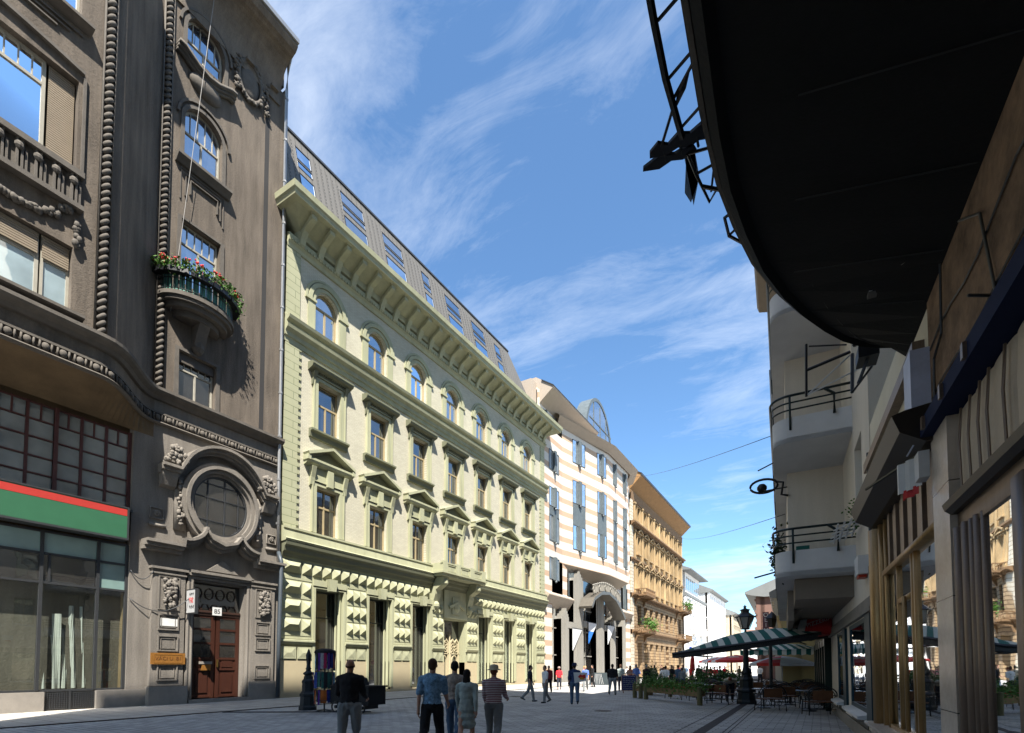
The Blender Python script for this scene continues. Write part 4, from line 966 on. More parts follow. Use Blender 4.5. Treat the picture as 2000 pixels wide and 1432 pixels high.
# ------------------------------------------------------------ yellow ochre building
yb = thing('ochre_palace_building', 'ornate ochre yellow building with corner balconies and a deep overhanging eaves', 'building', (-24, 90, 0))
M_och = pm('ochre_plaster', (0.45, 0.315, 0.165), 0.85, 0.55, 0.8, 0.15, 0.3, 30, streak=True)
M_och2 = pm('brown_carved_stone', (0.24, 0.145, 0.075), 0.85, 0.3, 1.5, 0.2, 0.4, 30)
M_och3 = pm('rusticated_ochre_stone', (0.52, 0.34, 0.16), 0.85, 0.15, 1.0, 0.15, 0.8, 30, pat=pat_brick(1.1, 0.48, (0.46, 0.32, 0.18), (0.38, 0.26, 0.145), (0.14, 0.08, 0.04), 0.05))
M_pale = pm('pale_quoin_stone', (0.62, 0.56, 0.45), .8, .12, 1, .1, .3, 30, pat=pat_brick(1.3, 0.5, (0.68, 0.62, 0.5), (0.62, 0.55, 0.44), (0.25, 0.18, 0.1), 0.03))
Y0, Y1 = 74.4, 108.0
wins = []; WC = [78.5 + 3.35 * k for k in range(9)]
for c in WC:
    for z0, z1 in ((24.3, 26.6), (19.2, 22.0), (13.8, 17.0)): wins.append((c - .7, c + .7, z0, z1))
gfo = [(c - 1.0, c + 1.0, z0, z1) for c in WC for z0, z1 in ((0, 5.4), (7.9, 11.2))]
mb = MB(FL); holes_wall(mb, Y0, Y1, 12.6, 29.5, wins, 0, .4); mb.build('upper_wall', M_och, yb)
mb = MB(FL); holes_wall(mb, Y0, Y1, 0, 12.6, gfo, .1, .6); mb.box(Y0, Y1, -14, -.7, 0, 29.4); mb.poly([(Y1, 0.1, 0), (Y1, -14, 0), (Y1, -14, 29.4), (Y1, 0.1, 29.4)]); mb.build('rusticated_wall', M_och3, yb)
MB(FL).box(Y0, Y0 + 1.1, 0, .2, 0, 27.5).mark().box(Y1 - 1.0, Y1, 0, .2, 12.6, 27.5).build_each('quoin_strip', M_pale, yb)
mb = MB(FL)
for z, d in ((23.4, .9), (17.9, .5), (12.5, .8), (7.0, .6)): mb.prism([(0, z - .5), (.2, z - .4), (d * .6, z - .1), (d, z), (d, z + .2), (0, z + .3)], 's', Y0, Y1 + .1)
mb.prism([(0, 26.9), (.2, 27), (.3, 28.3), (0, 28.6)], 's', Y0, Y1)
for k in range(60): mb.box(Y0 + .3 + k * .56, Y0 + .5 + k * .56, .2, .55, 22.95, 23.3)
for k in range(60): mb.box(Y0 + .3 + k * .56, Y0 + .5 + k * .56, .2, .5, 12.1, 12.4)
mb.build('carved_cornices', M_och2, yb)
for i, (a, b, c, e) in enumerate(wins):
    w_ = MB(FL).ribbon([(a, c), (a, e), (b, e), (b, c)], .12, -.4, -.3, True).box((a + b) / 2 - .05, (a + b) / 2 + .05, -.4, -.31, c, e).build('window', M_och2, yb)
    MB(FL).poly([(a, -.36, c), (b, -.36, c), (b, -.36, e), (a, -.36, e)]).build('pane', M_gdark, w_)
mb = MB(FL)
for a, b, c, e in wins:
    mb.ribbon([(a - .15, c), (a - .15, e + .12), (b + .15, e + .12), (b + .15, c)], .22, 0, .2)
    if c < 22: mb.ribbon([(a - .5, e + .5), ((a + b) / 2, e + 1.0), (b + .5, e + .5)], .2, 0, .55); mb.box(a - .45, b + .45, 0, .42, e + .3, e + .48)
    mb.box(a - .4, b + .4, 0, .35, c - .2, c); mb.mark()
mb.build_each('window_surround', M_och, yb)
mb = MB(FL)
for c in [76.2] + [x + 1.67 for x in WC]:
    for z0, z1 in ((23.7, 26.9), (18.2, 22.6), (12.9, 17.4)):
        mb.tube([(c, .16, z0), (c, .16, z1)], .2, 8); mb.box(c - .3, c + .3, 0, .42, z1 - .25, z1); mb.box(c - .3, c + .3, 0, .4, z0, z0 + .2); mb.mark()
mb.build_each('half_column', M_och, yb)
for k, c in enumerate(WC):
    for z0, z1 in ((0, 5.4), (7.9, 11.2)): MB(FL).poly([(c - 1, -.4, z0), (c + 1, -.4, z0), (c + 1, -.4, z1), (c - 1, -.4, z1)]).build('dark_opening', M_gdark, yb)
def obal(s0, s1, z, d=1.8, s2=None):
    m = MB(FL); m.box(s0, s1, 0, d, z, z + .25); m.box(s0 + .05, s1 - .05, d - .12, d - .02, z + 1.0, z + 1.12)
    n = int((s1 - s0) / .3)
    for k in range(n + 1): s = s0 + .1 + (s1 - s0 - .2) * k / n; m.lathe((s, d - .07, z + .25), [(.05, 0), (.09, .25), (.04, .5), (.06, .75)], 6)
    for q in (s0 + .07, s1 - .07):
        for k in range(5): m.lathe((q, .2 + k * .32, z + .25), [(.05, 0), (.09, .25), (.04, .5), (.06, .75)], 6)
        m.box(q - .06, q + .06, 0, d, z + 1.0, z + 1.12)
    for s in (s0 + .35, s1 - .35): m.prism([(0, z - 1.3), (.3, z - 1.1), (.5, z - .5), (d * .85, z - .1), (d * .85, z), (0, z)], 's', s - .18, s + .18)
    m.build('balcony', M_och2, yb)
for s0, s1, z in ((76.0, 80.9, 12.4), (76.0, 81.3, 6.8), (102.2, 107.9, 12.4), (102.2, 107.9, 6.8)): obal(s0, s1, z, 2.0)
mb = MB(FL); mb.prism([(0, 28.6), (.3, 28.9), (1.75, 30.3), (1.8, 30.6), (-1.5, 32.4), (-3, 32.4), (-3, 28.6)], 's', Y0 + .3, Y1 + .4); mb.build('eaves', pm('eaves_boards', (0.36, 0.2, 0.08), .8, .2, 2, .1, .2, 30), yb)
MB(FL).prism([(1.72, 30.3), (1.9, 30.35), (1.9, 30.65), (-1.5, 32.6), (-1.5, 32.45), (1.75, 30.6)], 's', Y0 + .2, Y1 + .5).build('roof_edge', M_metal, yb)
for k, (s, z, lab) in enumerate(((78.5, 7.9, 'green shrub spilling over the lower near balcony of the ochre building'), (105.0, 13.5, 'leafy plants on the far upper balcony of the ochre building'))):
    m = MB(FL); leafmass(m, (s, 1.9, z + .3), (2.4, .8, .9), 500, .16, R); tag(m.build('balcony_plant', M_leaf, None, raw=True), lab, 'plant')
# ------------------------------------------------------------ white buildings beyond on the left, closing view
M_wht = pm('white_render', (1.15, 1.12, 1.08), .8, .06, .6, .06, .1, 30)
M_roofc = pm('grey_roof_sheet', (0.25, 0.26, 0.26), .6, .1, 1, .1, .1, 30)
def block(name, label, s0, s1, o, z1, mt, nf, eave=1.0, dpt=14, win=True, roof=None, fr=FL, z00=4.5, wmat=None, step=3.2, ww=1.1):
    t = thing(name, label, 'building', fr(s0, o, 0))
    H = (z1 - z00) / nf; hs = []
    n = int((s1 - s0) / step)
    for k in range(n):
        c = s0 + (s1 - s0) * (k + .5) / n
        for j in range(nf): hs.append((c - ww / 2, c + ww / 2, z00 + j * H + .9, z00 + j * H + H - .7))
    m = MB(fr); holes_wall(m, s0, s1, 0, z1, hs if win else [], o, .3)
    m.box(s0, s1, o - dpt, o - .5, 0, z1 - .05); m.poly([(s0, o, 0), (s0, o - 1, 0), (s0, o - 1, z1), (s0, o, z1)]); m.poly([(s1, o, 0), (s1, o - 1, 0), (s1, o - 1, z1), (s1, o, z1)])
    m.build('wall', mt, t)
    for a, b, c, e in hs:
        w_ = MB(fr).ribbon([(a, c), (b, c), (b, e), (a, e)], .1, o - .28, o - .18, True).box((a + b) / 2 - .03, (a + b) / 2 + .03, o - .28, o - .2, c, e).build('window', M_frame, t)
        MB(fr).poly([(a, o - .25, c), (b, o - .25, c), (b, o - .25, e), (a, o - .25, e)]).build('pane', wmat or M_gmid, w_)
    m = MB(fr)
    for j in range(nf): m.prism([(o, z00 + j * H - .2), (o + .25, z00 + j * H), (o + .25, z00 + j * H + .12), (o, z00 + j * H + .18)], 's', s0, s1)
    for a, b, c, e in hs: m.box(a - .15, b + .15, o, o + .15, c - .15, c - .02); m.box(a - .2, b + .2, o, o + .22, e + .12, e + .3)
    m.build('mouldings', mt, t)
    m = MB(fr); m.prism([(o - 1, z1 - .3), (o + .3, z1 - .1), (o + eave, z1 + .2), (o + eave, z1 + .45), (o - 3, z1 + 2.2), (o - 6, z1 + 2.2), (o - 6, z1 - .3)], 's', s0 - eave * .4, s1 + eave * .4); m.build('roof', roof or M_roofc, t)
    return t
wb = block('white_building', 'bright white building with a set-back top storey beyond the ochre one', 112, 134, .0, 17.0, M_wht, 4, .3, step=2.6, ww=.9)
m = MB(FL); m.box(114, 129, -6, -.6, 17.5, 22.4); m.build('top_storey', M_wht, wb)
m = MB(FL); m.prism([(-6, 22.4), (1.2, 22.3), (1.25, 22.5), (-3, 24.2), (-6, 24.2)], 's', 111.5, 131); m.build('top_roof', M_roofc, wb)
m = MB(FL)
for k in range(7): m.box(115 + k * 2.05, 116.3 + k * 2.05, -.62, -.56, 18.6, 21.4).mark()
m.build_each('top_window', M_gsky, wb)
for c in (119, 127): 
    m = MB(FL); m.box(c - 2.0, c + 2.0, 0, 1.2, 9.0, 9.2); m.box(c - 2.0, c + 2.0, 1.1, 1.2, 9.2, 10.1); m.build('balcony', M_wht, wb)
block('white_building', 'tall white building with bay windows far down the street on the left', 134.5, 160, .8, 20.5, M_wht, 5, .9, step=2.6, ww=.9)
block('cream_building', 'narrow cream building with a curved gable at the far left end of the street', 160.5, 178, 2.8, 17.0, pm('light_cream_render', (0.62, 0.52, 0.38), .8, .08, .6, .06, .1, 30), 4, .8, step=2.6, ww=.9)
block('low_building', 'low pale roofed building closing the far end of the street', 182, 235, 9.5, 11.5, M_wht, 3, 1.2, dpt=10, roof=pm('pink_tiled_roof', (0.45, 0.27, 0.22), .8, .1, 1, .1, .1, 30))
# ------------------------------------------------------------ right side of the street
M_cw = pm('greyish_beige_render', (0.86, 0.77, 0.64), .85, .12, .8, .12, .3, 40, streak=True)
M_bal = pm('smooth_grey_balcony_render', (0.82, 0.82, 0.82), .85, .14, 1, .06, .2, 60)
M_tube = plain('dark_green_tube', (0.012, 0.03, 0.032), .35, .3)
M_teal = pm('dark_teal_shutter_paint', (0.012, 0.05, 0.075), .45, .15, 3, .05, .1, 30)
M_dwood = pm('dark_green_shopfront_wood', (0.012, 0.028, 0.022), .4, .2, 3, .05, .1, 30)
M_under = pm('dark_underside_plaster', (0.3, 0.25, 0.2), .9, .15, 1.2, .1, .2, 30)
cbd = thing('balcony_building', 'beige rendered building with rounded white balconies and green tube railings on the right', 'building', FR(4, 0, 0))
HC = [(-3.1, -1.95, 4.75, 6.6), (-3.1, -1.95, 8.1, 10.0), (-3.1, -1.95, 11.5, 13.4)]
GFh = [(-3.2, .05, .62, 2.66), (1.4, 3.55, .62, 2.66), (6.0, 14.0, .1, 2.66)]
mb = MB(FR); holes_wall(mb, -4.2, 16, 0, 22, HC + GFh, 0, .3)
mb.box(-4.2, 16, -12, -2.6, 0, 22); mb.box(-4.2, 16, -14, -4.5, 22, 36); mb.poly([(16, 0, 0), (16, -10, 0), (16, -10, 22), (16, 0, 22)])  # includes an unseen setback mass above the eaves, added to shade the street
mb.poly([(-4.2, 0, 5), (-4.2, -12, 5), (-4.2, -12, 22), (-4.2, 0, 22)])
mb.box(.55, 11, 0, 1.35, 4.0, 22)
mb.build('wall', M_cw, cbd)
MB(FR).box(-4.2, 16, -2.55, -2.5, 0, 20).build('inner_wall', M_room, cbd)
for a, b, c, e in HC:
    window(cbd, FR, a, b, c, e, -.26, M_frame, M_gpale, (.5,), (e - .5,), .07)
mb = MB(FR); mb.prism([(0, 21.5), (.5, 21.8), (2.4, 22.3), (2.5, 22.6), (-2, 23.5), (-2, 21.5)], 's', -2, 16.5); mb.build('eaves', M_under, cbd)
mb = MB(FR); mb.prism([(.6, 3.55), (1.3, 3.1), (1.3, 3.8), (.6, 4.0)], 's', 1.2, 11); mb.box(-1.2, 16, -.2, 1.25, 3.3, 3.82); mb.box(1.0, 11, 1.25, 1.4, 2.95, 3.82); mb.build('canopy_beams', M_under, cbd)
for j, z in enumerate((3.83, 7.15, 10.45)):
    r = .4; t0, n1, t1 = (-1.75, 1.68, 12)
    out_ = [(t0, -.05), (t0, n1 - r)] + [(t0 + r - r * cos(pi / 2 * k / 8), n1 - r + r * sin(pi / 2 * k / 8)) for k in range(1, 9)] + [(t1, n1)]
    inn = [(t0 + .12, -.05), (t0 + .12, n1 - r)] + [(t0 + r - (r - .12) * cos(pi / 2 * k / 8), n1 - r + (r - .12) * sin(pi / 2 * k / 8)) for k in range(1, 9)] + [(t1, n1 - .12)]
    m = MB(FR); m.prism(out_ + [(t1, -.05)], 'z', z, z + .12)
    m.grid([[(a, b, z) for a, b in out_], [(a, b, z + .62) for a, b in out_], [(a, b, z + .62) for a, b in inn], [(a, b, z + .1) for a, b in inn]])
    bo = m.build('balcony', M_bal, cbd)
    m = MB(FR)
    def off(d, zz_): return [(a - (.0 if k else 0) + (-d if k < 2 else -d * cos(pi / 2 * max(0, k - 1) / 8)), b + (0 if k < 2 else d * sin(pi / 2 * min(k - 1, 8) / 8)), zz_) for k, (a, b) in enumerate(out_)]
    m.tube(off(.04, z + 1.15), .03, 6); m.tube(off(.02, z + .98), .02, 6); m.tube(off(.02, z + .8), .02, 6)
    m.tube([(t0 - .05, .35, z + .5), (t0 - .05, .35, z + .98), (t0 - .04, .55, z + 1.15)], .035, 6)
    for k in (1, 10): a, b = out_[k]; m.tube([(a, b, z + .3), (a - .04, b + (.04 if k > 2 else 0), z + 1.15)], .028, 6)
    for tt in (3, 6, 9, 12): m.tube([(tt, n1 + .02, z + .3), (tt, n1 + .04, z + 1.15)], .028, 6)
    m.build('balcony_railing', M_tube, bo, True)
for j, (a, b, c, e) in enumerate(GFh[:2]):
    m = MB(FR)
    m.box(a, a + .14, -.3, -.0, c, e); m.box(b - .14, b, -.3, .005, c, e); m.box(a + .14, b - .14, -.3, -.0, e - .1, e); m.box(a + .14, b - .14, -.3, -.0, c, c + .1)
    f_ = m.build('shop_window', M_teal, cbd)
    MB(FR).poly([(a, -.02, c), (b, -.02, c), (b, -.02, e), (a, -.02, e)]).build('pane', glass('street_mirror_glass', (0.015, 0.018, 0.02), 0.45, wav=.03), f_)
    MB(FR).box(a - .75, a - .02, .0, .06, c - .15, e).build('shutter', M_teal, cbd)
    MB(FR).prism([(0, c - .12), (.22, c - .1), (.22, c - .04), (0, c)], 's', a, b).build('sill', M_bal, cbd)
    MB(FR).box(a + .2, b - .2, 0, .02, .12, c - .2).build('cellar_grille', M_metal, cbd)
MB(FR).box(-4.2, 6, 0, .05, 0, .3).box(-4.2, 16, .0, .09, 2.68, 2.76).box(-4.2, 16, .0, .05, 2.76, 2.98).build('base_and_band', M_stonebase, cbd)
m = MB(FR)
for t in (6.0, 7.4, 8.8, 10.2, 11.6, 13): m.box(t, t + .22, -.2, .22, 0, 2.66)
m.box(6, 14, -.2, .2, 2.4, 2.66); m.box(6.2, 14, -.15, -.05, 0, .8)
f_ = m.build('folding_shopfront', M_dwood, cbd)
MB(FR).poly([(6, -.1, .1), (14, -.1, .1), (14, -.1, 2.5), (6, -.1, 2.5)]).build('pane', glass('shop_dark_glass', (0.012, 0.014, 0.014), .2), f_)
ab = thing('alarm_box', 'small white alarm box with a red lamp on the beige wall under the lowest balcony', 'alarm box', FR(-3.4, 0, 3.6))
MB(FR).box(-3.65, -3.1, 0, .18, 3.48, 3.85).build('case', M_bal, ab); MB(FR).box(-3.5, -3.2, .02, .16, 3.42, 3.48).build('lamp', plain('alarm_red', (0.6, 0.05, 0.02), .4), ab)
ac = thing('tilted_planter_shelf', 'slatted metal shelf with a green plant fixed beside the beige wall window', 'shelf', FR(-2.8, 0, 4.7))
m = MB(FR)
for k in range(4): m.tube([(-3.2, .1 + k * .12, 4.75 - .04 * k), (-2.0, .1 + k * .12, 4.6 - .04 * k)], .02, 5)
for k in range(4): m.tube([(-3.2 + k * .38, .04, 4.7), (-3.2 + k * .38, .55, 4.5)], .018, 5)
m.build('shelf', M_bal, ac); m = MB(FR); leafmass(m, (-2.9, .12, 4.85), (.35, .15, .3), 110, .035, R); m.build('plant', M_leaf, ac, raw=True)
for k, (t, z, lab) in enumerate(((1.0, 4.75, 'dark spiky plant at the outer corner of the lowest balcony'),)):
    m = MB(FR); leafmass(m, (-.9, 1.62, 4.6), (.45, .2, .5), 420, .05, R); tag(m.build('balcony_plant', pm('dark_leaf', (0.03, 0.06, 0.015), .6, .4, 5, .2, .1, 30), None, raw=True), lab, 'plant')
m = MB(FR); m.box(-1.0, -.1, .9, 1.2, 4.47, 4.7); tag(m.build('green_trough', plain('teal_plastic', (0.01, 0.16, 0.13), .5)), 'teal plastic flower trough standing on the lowest balcony', 'flower trough')
wl = thing('wall_lamp', 'oval black street lamp on a bracket below the middle balcony', 'lamp', FR(.5, 1.4, 6.7))
m = MB(FR); m.tube([(.5 + .0, 1.95 + .36 * cos(2 * pi * k / 20), 6.87 + .2 * sin(2 * pi * k / 20)) for k in range(20)], .035, 6, True)
m.tube([(.5, 1.33, 6.5), (.5, 1.5, 6.55), (.5, 1.45, 6.9), (.5, 1.65, 6.95)], .035, 6); m.tube([(.5, 1.35, 6.75), (.5, 2.1, 6.72)], .02, 5); m.build('bracket', M_black, wl, True)
m = MB(FR); m.ball((.5, 2.0, 6.82), (.14, .14, .13)); m.build('lamp_head', M_black, wl, True)
m = MB(FR); m.tube([(.5, 1.6, 7.55), (.5, 2.1, 7.35)], .02, 5); m.tube([(.5, 1.6, 4.35), (.5, 2.25, 4.2)], .025, 5); tag(m.build('flag_bracket', M_black), 'thin black rods sticking out beyond the rounded balconies', 'bracket')
pz = thing('pizzeria_sign', 'dark red box sign reading pizzeria hanging under the lowest balcony', 'sign', FR(5.1, .5, 3.0))
MB(FR).prism([(.02, 2.72), (.02, 3.62), (.72, 3.56), (.86, 2.86)], 's', 5.1, 7.4).build('red_box', pm('dark_red_sign', (0.62, 0.03, 0.035), .5, .15, 2, .05, .05, 30), pz)
MB(FR).prism([(.722, 3.56), (.95, 3.42), (1.15, 2.7), (.862, 2.86)], 's', 5.12, 7.4).build('white_side', M_bal, pz)
_o = Vector(FR(5.085, .42, 3.2)); _ex = Vector(FR(5, 0, 0)) - Vector(FR(5, 1, 0))
text_mesh('lettering', 'PIZZERIA', M_white, 0.2, MX(_o, _ex + Vector((0, 0, .35)), Vector((0, 0, 1)) - _ex * .35), .003, pz)
# gold framed shop
gs = thing('gold_framed_shop', 'old shopfront with golden frames, marble pillar and mirror-like windows at the right edge', 'building', FR(-8, 0, 0))
M_gold = pm('worn_gilded_frame', (0.5, 0.31, 0.13), .35, .4, 6, .2, .2, 40, .55, streak=True)
M_marb = pm('beige_marble_cladding', (0.5, 0.43, 0.35), .25, .2, 2.5, .1, .05, 20, pat=pat_brick(3, 1.15, (0.75, 0.64, 0.53), (0.68, 0.59, 0.5), (0.1, 0.08, 0.06), .006))
M_cr = pm('cream_wall_paint', (0.9, 0.82, 0.64), .8, .16, .8, .08, .1, 30)
M_bronze = pm('brown_bronze_jamb', (0.30, 0.22, 0.165), .4, .3, 5, .1, .2, 30, .4, streak=True)
M_cloth = pm('beige_folded_blind', (0.72, 0.6, 0.46), .9, .2, 1.5, .1, .1, 30)
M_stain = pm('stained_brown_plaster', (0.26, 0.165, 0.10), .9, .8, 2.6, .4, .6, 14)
M_mir = glass('mirror_like_shop_glass', (0.02, 0.02, 0.018), 0.55, wav=.012)
MB(FR).box(-30, -4.3, -6, -.45, 0, 6.4).box(-4.62, -4.2, -.4, .05, 0, 4.1).build('wall', M_cr, gs)
m = MB(FR); m.box(-9.0, -4.3, -.4, 0, 4.35, 6.2); m.build('upper_wall', M_cr, gs)
m = MB(FR); m.box(-9.0, -4.4, -.3, .12, 0, .52); m.prism([(-.3, .52), (.2, .52), (.24, .56), (.24, .6), (-.3, .64)], 's', -9.0, -4.4); m.box(-30, -9.5, -.3, .1, 0, .45); m.build('marble_base', M_marb, gs)
m = MB(FR)
for t, w_ in ((-4.85, .3), (-5.25, .12), (-5.6, .07)): m.tube([(t, 0, .6), (t, 0, 4.05)], w_ * .5, 8)
m.box(-5.7, -4.7, -.25, -.1, .6, 4.05)
for t in (-6.4, -7.38, -7.55, -8.84): m.box(t - .04, t + .04, -.2, .005, .6, 3.15)
m.box(-9.0, -5.5, -.22, .05, 3.12, 3.2); m.box(-9.0, -5.5, -.2, .02, .6, .68)
m.box(-7.4, -6.4, -.2, 0, 2.55, 2.62)
for k in range(5): 
    for d_ in (-1, 1): m.tube([(-7.3 + k * .17, -.08, 2.64 + (0 if d_ > 0 else .46)), (-7.05 + k * .17, -.08, 2.87), (-7.3 + k * .17, -.08, 2.64 + (.46 if d_ > 0 else 0))], .012, 4)
m.tube([(-7.0, .02, .7), (-7.0, .02, 2.6)], .03, 6)
gf_ = m.build('gilded_frame', M_gold, gs, True)
MB(FR).poly([(-9, -.03, .6), (-5.5, -.03, .6), (-5.5, -.03, 3.15), (-9, -.03, 3.15)]).build('pane', M_mir, gf_)
m = MB(FR)
for k in range(13): t = -8.95 + k * .27; m.box(t, t + .16, -.12, -.02 + .03 * (k % 2), 3.2, 4.06)
m.box(-9, -5.5, -.2, -.1, 3.2, 4.06); m.build('fluted_transom', M_bronze, gs)
m = MB(FR); m.prism([(-.1, 4.06), (.12, 4.06), (.35, 4.2), (.42, 4.4), (.3, 4.44), (-.1, 4.5)], 's', -9.0, -5.0); m.build('dark_cornice', plain('brown_black_wood', (0.03, 0.022, 0.018), .5), gs)
MB(FR).box(-8.5, -4.3, 0, .12, 5.28, 5.45).build('brown_strip', M_bronze, gs)
MB(FR).box(-9.5, -8.9, -.3, .06, 0, 4.1).build('marble_pillar', M_marb, gs)
m = MB(FR)
for t, w_, n_2 in ((-9.58, .06, .0), (-9.7, .04, -.01), (-9.8, .05, -.0), (-9.92, .04, -.01), (-10.05, .05, -.02), (-10.17, .04, -.03)): m.tube([(t, n_2, .45), (t, n_2, 2.95)], w_, 8)
m.box(-10.28, -9.5, -.3, -.02, .4, 3.0); m.box(-11.1, -10.88, -.2, .02, .4, 3.0); m.box(-12.9, -12.6, -.2, .04, .4, 3.0)
m.box(-30, -9.5, -.3, .0, 2.9, 3.1); jb = m.build('window_jamb', M_bronze, gs, True)
MB(FR).poly([(-16, -.02, .4), (-10.2, -.02, .4), (-10.2, -.02, 2.92), (-16, -.02, 2.92)]).build('pane', M_mir, jb)
m = MB(FR); m.prism([(-.1, 3.1), (.05, 3.1), (.1, 3.14), (.12, 3.2), (-.1, 3.24)], 's', -30, -9.5); m.build('dark_moulding', plain('brown_black_wood2', (0.03, 0.022, 0.018), .5), gs)
m = MB(FR); rows = []
for z, am in ((3.22, 1.0), (3.7, 1.1), (4.08, .6)): rows.append([(-9.5 - k * .03, -.06 + .05 * am * (abs(sin(k * .2)) ** .25), z) for k in range(170)])
m.grid(rows); m.build('folded_blind', M_cloth, gs)
m = MB(FR)
for t in (-9.75, -10.02, -10.28, -10.5, -10.85): m.tube([(t, .02, 3.2), (t, .03, 3.7), (t + .02, .0, 4.06)], .012, 5); m.mark()
m.build_each('blind_cord', M_bronze, gs)
MB(FR).box(-30, -8.75, -.1, .17, 4.1, 4.27).build('blind_box', plain('dark_blue_blind_box', (0.02, 0.03, 0.08), .8, 0, .1), gs)
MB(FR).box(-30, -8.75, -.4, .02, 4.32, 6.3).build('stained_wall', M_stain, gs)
wc = MB(FR)                                          # wiring and small fixings on the old wall
for z, sg_ in ((4.55, .03), (5.1, .06)): wc.tube([(-8.9 - .4 * k, .035, z + sg_ * sin(k * 1.3)) for k in range(9)], .009, 4).mark()
wc.tube([(-9.05, .05, 4.35), (-9.1, .05, 4.9), (-9.4, .05, 5.0), (-9.45, .05, 5.7)], .012, 4).mark()
wc.tube([(-4.5, .07, 3.0), (-4.52, .07, 5.6)], .03, 6).mark(); wc.box(-4.75, -4.6, .05, .13, 3.3, 3.45).mark()
wc.tube([(-5.0 - .45 * k, .02, 4.62 + .04 * sin(k * 2.1)) for k in range(9)], .01, 4).mark()
wc.build_each('wall_cable', M_metal, gs)
hk = MB(FR)
for t in (-9.2, -9.9, -10.6): hk.box(t - .03, t + .03, .17, .2, 4.12, 4.25).mark()
hk.build_each('bracket_clip', M_bronze, gs)
bx = thing('pale_panel', 'pale blue-white upright panel at the end of the dark blue blind box', 'panel', FR(-8.4, .1, 4.6))
MB(FR).box(-8.8, -8.45, .02, .2, 4.1, 5.2).build('panel', pm('pale_blue_panel', (0.75, 0.8, 1.0), .5), bx); MB(FR).box(-8.79, -8.3, -.3, .01, 4.1, 5.2).build('edge', plain('violet_dark', (0.05, 0.04, 0.12), .5), bx)
ha = thing('folded_flag', 'small folded red and white cloth hanging from a rod below the pale panel', 'flag', FR(-7.9, .3, 3.9))
MB(FR).tube([(-8.6, .1, 4.06), (-7.6, .5, 4.02)], .018, 5).build('rod', M_black, ha)
m = MB(FR); m.grid([[(-8.65 + k * .035, .1 + .018 * k + .03 * sin(k * 1.7), z) for k in range(10)] for z in (4.04, 3.8, 3.68)]); m.build('cloth', M_white, ha)
m = MB(FR); m.grid([[(-8.6 + k * .035, .12 + .018 * k + .03 * sin(k * 1.7), z) for k in range(8)] for z in (3.7, 3.6)]); m.build('red_hem', M_red, ha)
MB(FR).box(-8.88, -8.68, .07, .17, 3.7, 4.0).build('white_case', M_bal, ha)
# dark round oriel overhead
do = thing('dark_round_oriel', 'huge dark rounded oriel overhanging the street at the upper right', 'oriel', FR(-12, 1, 6.2))
M_dark = pm('near_black_soffit', (0.012, 0.013, 0.013), .95, .3, 1.0, .2, .3, 20)  # even near-black tone for the whole oriel
ol = [(-34, 2.02), (-12.4, 2.02), (-11.4, 2.01), (-10.8, 1.97), (-10.2, 1.87), (-9.55, 1.72), (-8.95, 1.5), (-8.45, 1.26), (-8.0, 1.0), (-7.65, .76), (-7.4, .52), (-7.22, .25), (-7.1, .0)]
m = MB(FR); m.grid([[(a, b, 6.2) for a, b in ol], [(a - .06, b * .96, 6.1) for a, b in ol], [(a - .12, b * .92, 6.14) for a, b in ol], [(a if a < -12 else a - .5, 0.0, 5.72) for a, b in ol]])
m.grid([[(a, b, z) for a, b in ol] for z in (6.2, 34)]); m.poly([(a, b, 34) for a, b in ol] + [(-7.1, -8, 34), (-34, -8, 34)]); m.box(-34, -7.1, -8, -.42, 5.6, 34)  # upper body out of view, raised to cast shade on the street
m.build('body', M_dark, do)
m = MB(FR)
for dz, dn in ((6.32, .03), (6.5, .06), (6.8, .05)): m.sweep([(a, b) for a, b in reversed(ol[1:])], [(0, dz), (-dn, dz), (-dn, dz + .08), (0, dz + .08)]) if False else m.tube([(a + dn * .5, b + dn, dz) for a, b in ol[1:]], .035, 5)
m.build('edge_mouldings', M_brown2, do)
M_cond = plain('pale_conduit', (0.16, 0.15, 0.13), .6)
m = MB(FR); m.tube([(-11.3, -.2, 6.0), (-11.18, -.02, 5.93), (-10.92, .28, 5.95), (-10.9, .4, 5.96), (-10.8, .5, 5.97)], .012, 5)
m.tube([(-9.43, .36, 5.83), (-9.95, .02, 5.74), (-10.6, .05, 5.3), (-10.85, .05, 4.5), (-10.98, .06, 4.36), (-11.2, .3, 4.3)], .012, 5); m.build('conduit', M_cond, do, True)
m = MB(FR)
for f_ in (.25, .5, .75): m.tube([(a - (.5 * f_ if a > -12 else 0), b * (1 - f_), 6.185 - .44 * f_) for a, b in ol[:-1]], .009, 4)
for t in (-12.6, -11.6, -10.6, -9.6, -8.8): m.tube([(t, .05, 5.735), (t, 1.35 if t < -9 else .7, 5.99 if t < -9 else 5.9)], .009, 4)
m.build('panel_joints', plain('dark_grey_joint', (0.04, 0.042, 0.04), .9), do)
for k, (t, n_2) in enumerate(((-10.56, .6), (-8.95, .55))):
    l_ = thing('soffit_lamp', ('small white box lamp under the dark oriel, nearer one' if k == 0 else 'small box lamp under the dark oriel, further one beside the rounded tip'), 'lamp', FR(t, n_2, 5.95), 'box lamps under the dark oriel')
    MB(FR).box(t - .06, t + .06, n_2 - .045, n_2 + .045, 5.88, 5.96).build('case', M_cond, l_); MB(FR).box(t - .07, t - .062, n_2 - .04, n_2 + .04, 5.89, 5.95).build('lens', M_white, l_)
    MB(FR).tube([(t, n_2, 5.96), (t + .1, n_2 + .05, 6.05), (t + .18, n_2 + .12, 6.0)], .01, 4).build('arm', M_cond, l_)
sf_ = thing('hanging_sign_frame', 'black lattice steel frame of a hanging sign seen from below against the sky', 'sign frame', FR(-11.2, 2.4, 6.5))
m = MB(FR); Z = 6.5
